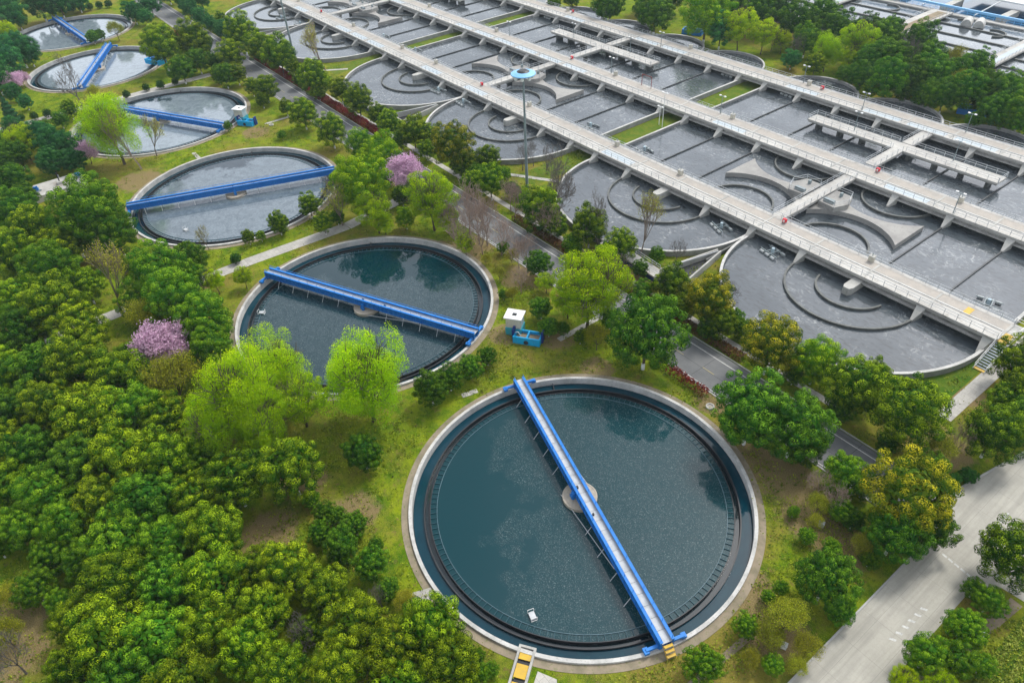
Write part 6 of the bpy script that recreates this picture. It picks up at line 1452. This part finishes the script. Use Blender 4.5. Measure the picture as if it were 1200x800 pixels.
('D', 20.56, 35.68, 1.46, 'dark green rounded tree on the verge right of the first tank', 'dark green rounded trees on the verge right of the first tank'),
('N', 26.7, 41.65, 1.78, 'brownish leafless tree at the right edge by the pale path', 'brownish leafless trees at the right edge by the pale path'),
('G', -10.94, -28.33, 1.1, 'fresh green rounded tree in the dense wood on the left', 'fresh green rounded trees in the dense wood on the left'),
('D', -17.66, -27.16, 1.39, 'dark green rounded tree in the dense wood on the left', 'dark green rounded trees in the dense wood on the left'),
('G', -20.74, -27.5, 1.18, 'fresh green rounded tree in the dense wood on the left', 'fresh green rounded trees in the dense wood on the left'),
('O', -14.74, -30.99, 0.87, 'olive-yellow loose tree in the dense wood on the left', 'olive-yellow loose trees in the dense wood on the left'),
('D', -9.44, -24.54, 1.0, 'dark green rounded tree in the dense wood on the left', 'dark green rounded trees in the dense wood on the left'),
('G', 9.42, -22.88, 0.97, 'fresh green rounded tree in the dense wood on the left', 'fresh green rounded trees in the dense wood on the left'),
('G', 11.31, -22.61, 0.86, 'fresh green rounded tree in the dense wood on the left', 'fresh green rounded trees in the dense wood on the left'),
('D', -129.9, 16.71, 1.16, 'dark green rounded tree on the near roadside above the third tank', 'dark green rounded trees on the near roadside above the third tank'),
('G', -144.56, 8.37, 1.2, 'fresh green rounded tree on the lawns among the front round tanks', 'fresh green rounded trees on the lawns among the front round tanks'),
('G', -150.78, -39.84, 1.93, 'fresh green rounded tree in the clump left of the fourth round tank', 'fresh green rounded trees in the clump left of the fourth round tank'),
('E', -179.7, -35.59, 2.79, 'dark bluish green tree in the clump left of the fourth round tank', 'dark bluish green trees in the clump left of the fourth round tank'),
('E', -169.15, -33.67, 2.26, 'dark bluish green tree in the clump left of the fourth round tank', 'dark bluish green trees in the clump left of the fourth round tank'),
('G', -141.52, -42.19, 2.06, 'fresh green rounded tree in the clump left of the fourth round tank', 'fresh green rounded trees in the clump left of the fourth round tank'),
('E', -211.91, 26.29, 2.63, 'dark bluish green tree in the wood around the far round tanks', 'dark bluish green trees in the wood around the far round tanks'),
('E', -219.61, 26.02, 2.7, 'dark bluish green tree in the wood around the far round tanks', 'dark bluish green trees in the wood around the far round tanks'),
('C', -159.67, 35.85, 2.34, 'rounded evergreen tree with yellow-tipped leaves between the road and the round bays', 'rounded evergreen trees between the road and the round bays'),
('C', -176.92, 40.69, 2.23, 'rounded evergreen tree with yellow-tipped leaves between the road and the round bays', 'rounded evergreen trees between the road and the round bays'),
('G', -81.89, 26.04, 1.98, 'fresh green rounded tree on the lawns among the front round tanks', 'fresh green rounded trees on the lawns among the front round tanks'),
('D', -90.51, 24.78, 2.03, 'dark green rounded tree on the near roadside above the third tank', 'dark green rounded trees on the near roadside above the third tank'),
('L', -71.56, 17.7, 2.25, 'bright fresh green rounded tree on the lawns among the front round tanks', 'bright fresh green rounded trees on the lawns among the front round tanks'),
('Y', -72.68, 13.42, 1.82, 'bright yellow-green spring tree on the lawns among the front round tanks', 'bright yellow-green spring trees on the lawns among the front round tanks'),
('D', -82.51, 7.95, 1.5, 'dark green rounded tree on the lawns among the front round tanks', 'dark green rounded trees on the lawns among the front round tanks')]
TN = {'L':'camphor_tree','C':'camphor_tree','K':'camphor_tree','D':'broadleaf_tree','G':'broadleaf_tree','E':'broadleaf_tree','S':'clipped_bush','T':'conifer_tree','Y':'spring_tree','W':'willow_tree',
      'O':'spring_tree','P':'blossom_tree','V':'budding_tree','B':'bare_tree','N':'bare_tree'}
CT = {'clipped_bush':'bush'}
R = random.Random(3)
def link_child(me, name, parent, mat=None):
    o = bpy.data.objects.new(name, me); COL.objects.link(o); o.parent = parent
    if mat: o.material_slots[0].link = 'OBJECT'; o.material_slots[0].material = mat
    return o
for (k, x, y, r, label, group) in TREES:
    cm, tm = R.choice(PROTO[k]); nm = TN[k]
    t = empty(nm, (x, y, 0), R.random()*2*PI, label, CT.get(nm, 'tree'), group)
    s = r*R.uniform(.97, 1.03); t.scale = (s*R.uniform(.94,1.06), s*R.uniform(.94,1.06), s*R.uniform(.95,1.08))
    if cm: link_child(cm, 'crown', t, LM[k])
    link_child(tm, 'trunk' if nm != 'bare_tree' else 'branches', t, M['twig_brown'] if k == 'N' else None)
# hedges: clipped blocks of leaves
def hedge(p, q, wd, h, mat, label, dens=60, name='hedge'):
    p = np.array(p, float); q = np.array(q, float); L = np.linalg.norm(q-p); n = int(L*wd*dens*2)
    t_ = rg.uniform(0, 1, n); d = (q-p)/L; nn = np.array([-d[1], d[0]]); o_ = rg.uniform(-1, 1, n); z = np.where(rg.uniform(size=n) < .55, 1, rg.uniform(0, 1, n))
    edge = z < .98; o_ = np.where(edge, np.sign(o_)*rg.uniform(.85, 1.05, n), o_)
    hh = h*(1+.12*np.sin(t_*L*.9)+.1*rg.normal(size=n))
    P = np.stack([p[0]+d[0]*t_*L+nn[0]*o_*wd/2, p[1]+d[1]*t_*L+nn[1]*o_*wd/2, z*hh], 1)
    N_ = unit(n)+np.array([0,0,.7]); N_ /= np.linalg.norm(N_, axis=1, keepdims=True)
    me = leaf_mesh(name, P, N_, rg.uniform(.08, .2, n), rg.uniform(0, 1, n)); me.materials[0] = mat
    return tag(link_child(me, name, None), label, 'hedge')
RH = leaf_mat('red_hedge_leaves', (.10,.02,.012), (.27,.035,.03), .0, .15, 0)
hedge((-196,36.3), (-112,36.3), 2.0, 1.1, RH, 'long dark red hedge along the far side of the road in the middle')
hedge((-60,36.3), (-3,36.3), 1.6, .9, leaf_mat('rust_hedge_leaves', (.07,.05,.015), (.2,.09,.04), 0, .15, 0), 'dull brownish hedge along the far side of the road behind the roadside trees')
hedge((-9,26.0), (-1.5,26.0), 1.1, 1.2, RH, 'short red-brown hedge at the near kerb of the road')
hedge((-12.2,26.0), (-9.3,26.0), 1.1, 1.1, LM['C'], 'short green hedge continuing the red-brown one at the near kerb')
hedge((-241,26.0), (-222,24.5), 1.6, 1.0, RH, 'small red hedge by the bend of the road at the top left')
hedge((-210,34.0+2.6), (-250,36.6), 1.6, 1.2, LM['S'], 'dark green hedge along the road at the top left')

# ground cover: tufts and weeds nobody could count
def cover():
    n = 150000
    x = rg.uniform(-260, 62, n); y = rg.uniform(-75, 66, n)
    dist = np.hypot(x-42, y+39); keep = rg.uniform(size=n) < np.clip(90/dist, .12, 1)**1.2
    f = .9*((x > 22) & (y < 24))+np.sin(x*.21+1.3)*np.sin(y*.27)+.6*np.sin(x*.53+y*.41)+.4*np.sin(x*.9-y*1.1)
    keep &= rg.uniform(size=n) < np.clip(.40+.5*f, .06, 1)
    for cx, cy, R_ in TANKS: keep &= np.hypot(x-cx, y-cy) > R_+1.0+rg.uniform(0, .5, n)
    keep &= ~((y > 26.6) & (y < 35.4) & (x < 32)); keep &= ~((x > 27.5) & (x < 38.5) & (y < 50) ); keep &= ~((x > 31) & (y > 26))
    for i in range(3):
        for k in range(2):
            cx = X1[i]-21.8-43.6*k; keep &= np.hypot(x-cx, y-64) > 22.3
    keep &= ~((x > 21.1) & (x < 23.6) & (y > 47)); keep &= ~((np.abs(x+82) < 2.3) & (y < 27)); keep &= ~((np.abs(x+190.5) < 1.8) & (y < 27))
    keep &= ~((np.abs(y-38.4) < .8) & (x > -190)); keep &= ~((np.abs(x+25.3) < .7) & (y > 17)); keep &= ~((np.abs(x+140.6) < 3.6) & (np.abs(y+33.4) < 5.8))
    x, y, f = x[keep], y[keep], f[keep]; m = len(x); rep = 9
    sz = rg.uniform(.2, .8, m)*(1+.7*(f > .6)); X = np.repeat(x, rep)+rg.normal(size=m*rep)*np.repeat(sz, rep)*.55; Y = np.repeat(y, rep)+rg.normal(size=m*rep)*np.repeat(sz, rep)*.55
    Z = np.abs(rg.normal(size=m*rep))*np.repeat(sz, rep)*.32+.03
    tn = np.repeat(rg.uniform(0, 1, m), rep)*.7+rg.uniform(0, .3, m*rep)
    nn = unit(m*rep)+np.array([0, 0, .9]); nn /= np.linalg.norm(nn, axis=1, keepdims=True)
    me = leaf_mesh('ground_cover', np.stack([X, Y, Z], 1), nn, rg.uniform(.06, .17, m*rep), tn); me.materials[0] = leaf_mat('tuft_leaves', (.022,.080,.005), (.36,.40,.03), 0, .2, 0)
    o = link_child(me, 'ground_cover', None); tag(o, 'low weeds and grass tufts growing over the lawns', 'grass', None, 'stuff')
cover()
# crop rows at the lower right corner
def crops():
    n = 26000; row = rg.integers(0, 5, n); x = 43.2+row*1.5+rg.normal(size=n)*.25; y = rg.uniform(-5, 26, n)
    P = np.stack([x, y, np.abs(rg.normal(size=n))*.25+.05], 1); nn = unit(n)+np.array([0,0,.6]); nn /= np.linalg.norm(nn, axis=1, keepdims=True)
    me = leaf_mesh('crop_plants', P, nn, rg.uniform(.06, .16, n), rg.uniform(0, 1, n)); me.materials[0] = leaf_mat('crop_leaves', (.14,.24,.02), (.50,.52,.10), 0, .25, 0)
    tag(link_child(me, 'crop_plants', None), 'yellow-green plants in rows at the lower right corner', 'plants', None, 'stuff')
crops()
# ---------------------------------------------------------------- haze
HZ = 0.00013
if HZ:
    o = tag(MB().box(-950,-550,-4,750,950,82).build('haze', new_mat('haze_air')[0]), 'thin pale air over the whole works', 'haze', None, 'stuff')
    nt = o.data.materials[0].node_tree; nt.nodes.remove(nt.nodes['Principled BSDF'])
    pv = N(nt, 'ShaderNodeVolumePrincipled'); pv.inputs['Color'].default_value = (.80,.93,1,1); pv.inputs['Density'].default_value = HZ; pv.inputs['Anisotropy'].default_value = .2
    nt.links.new(pv.outputs[0], nt.nodes['Material Output'].inputs['Volume'])
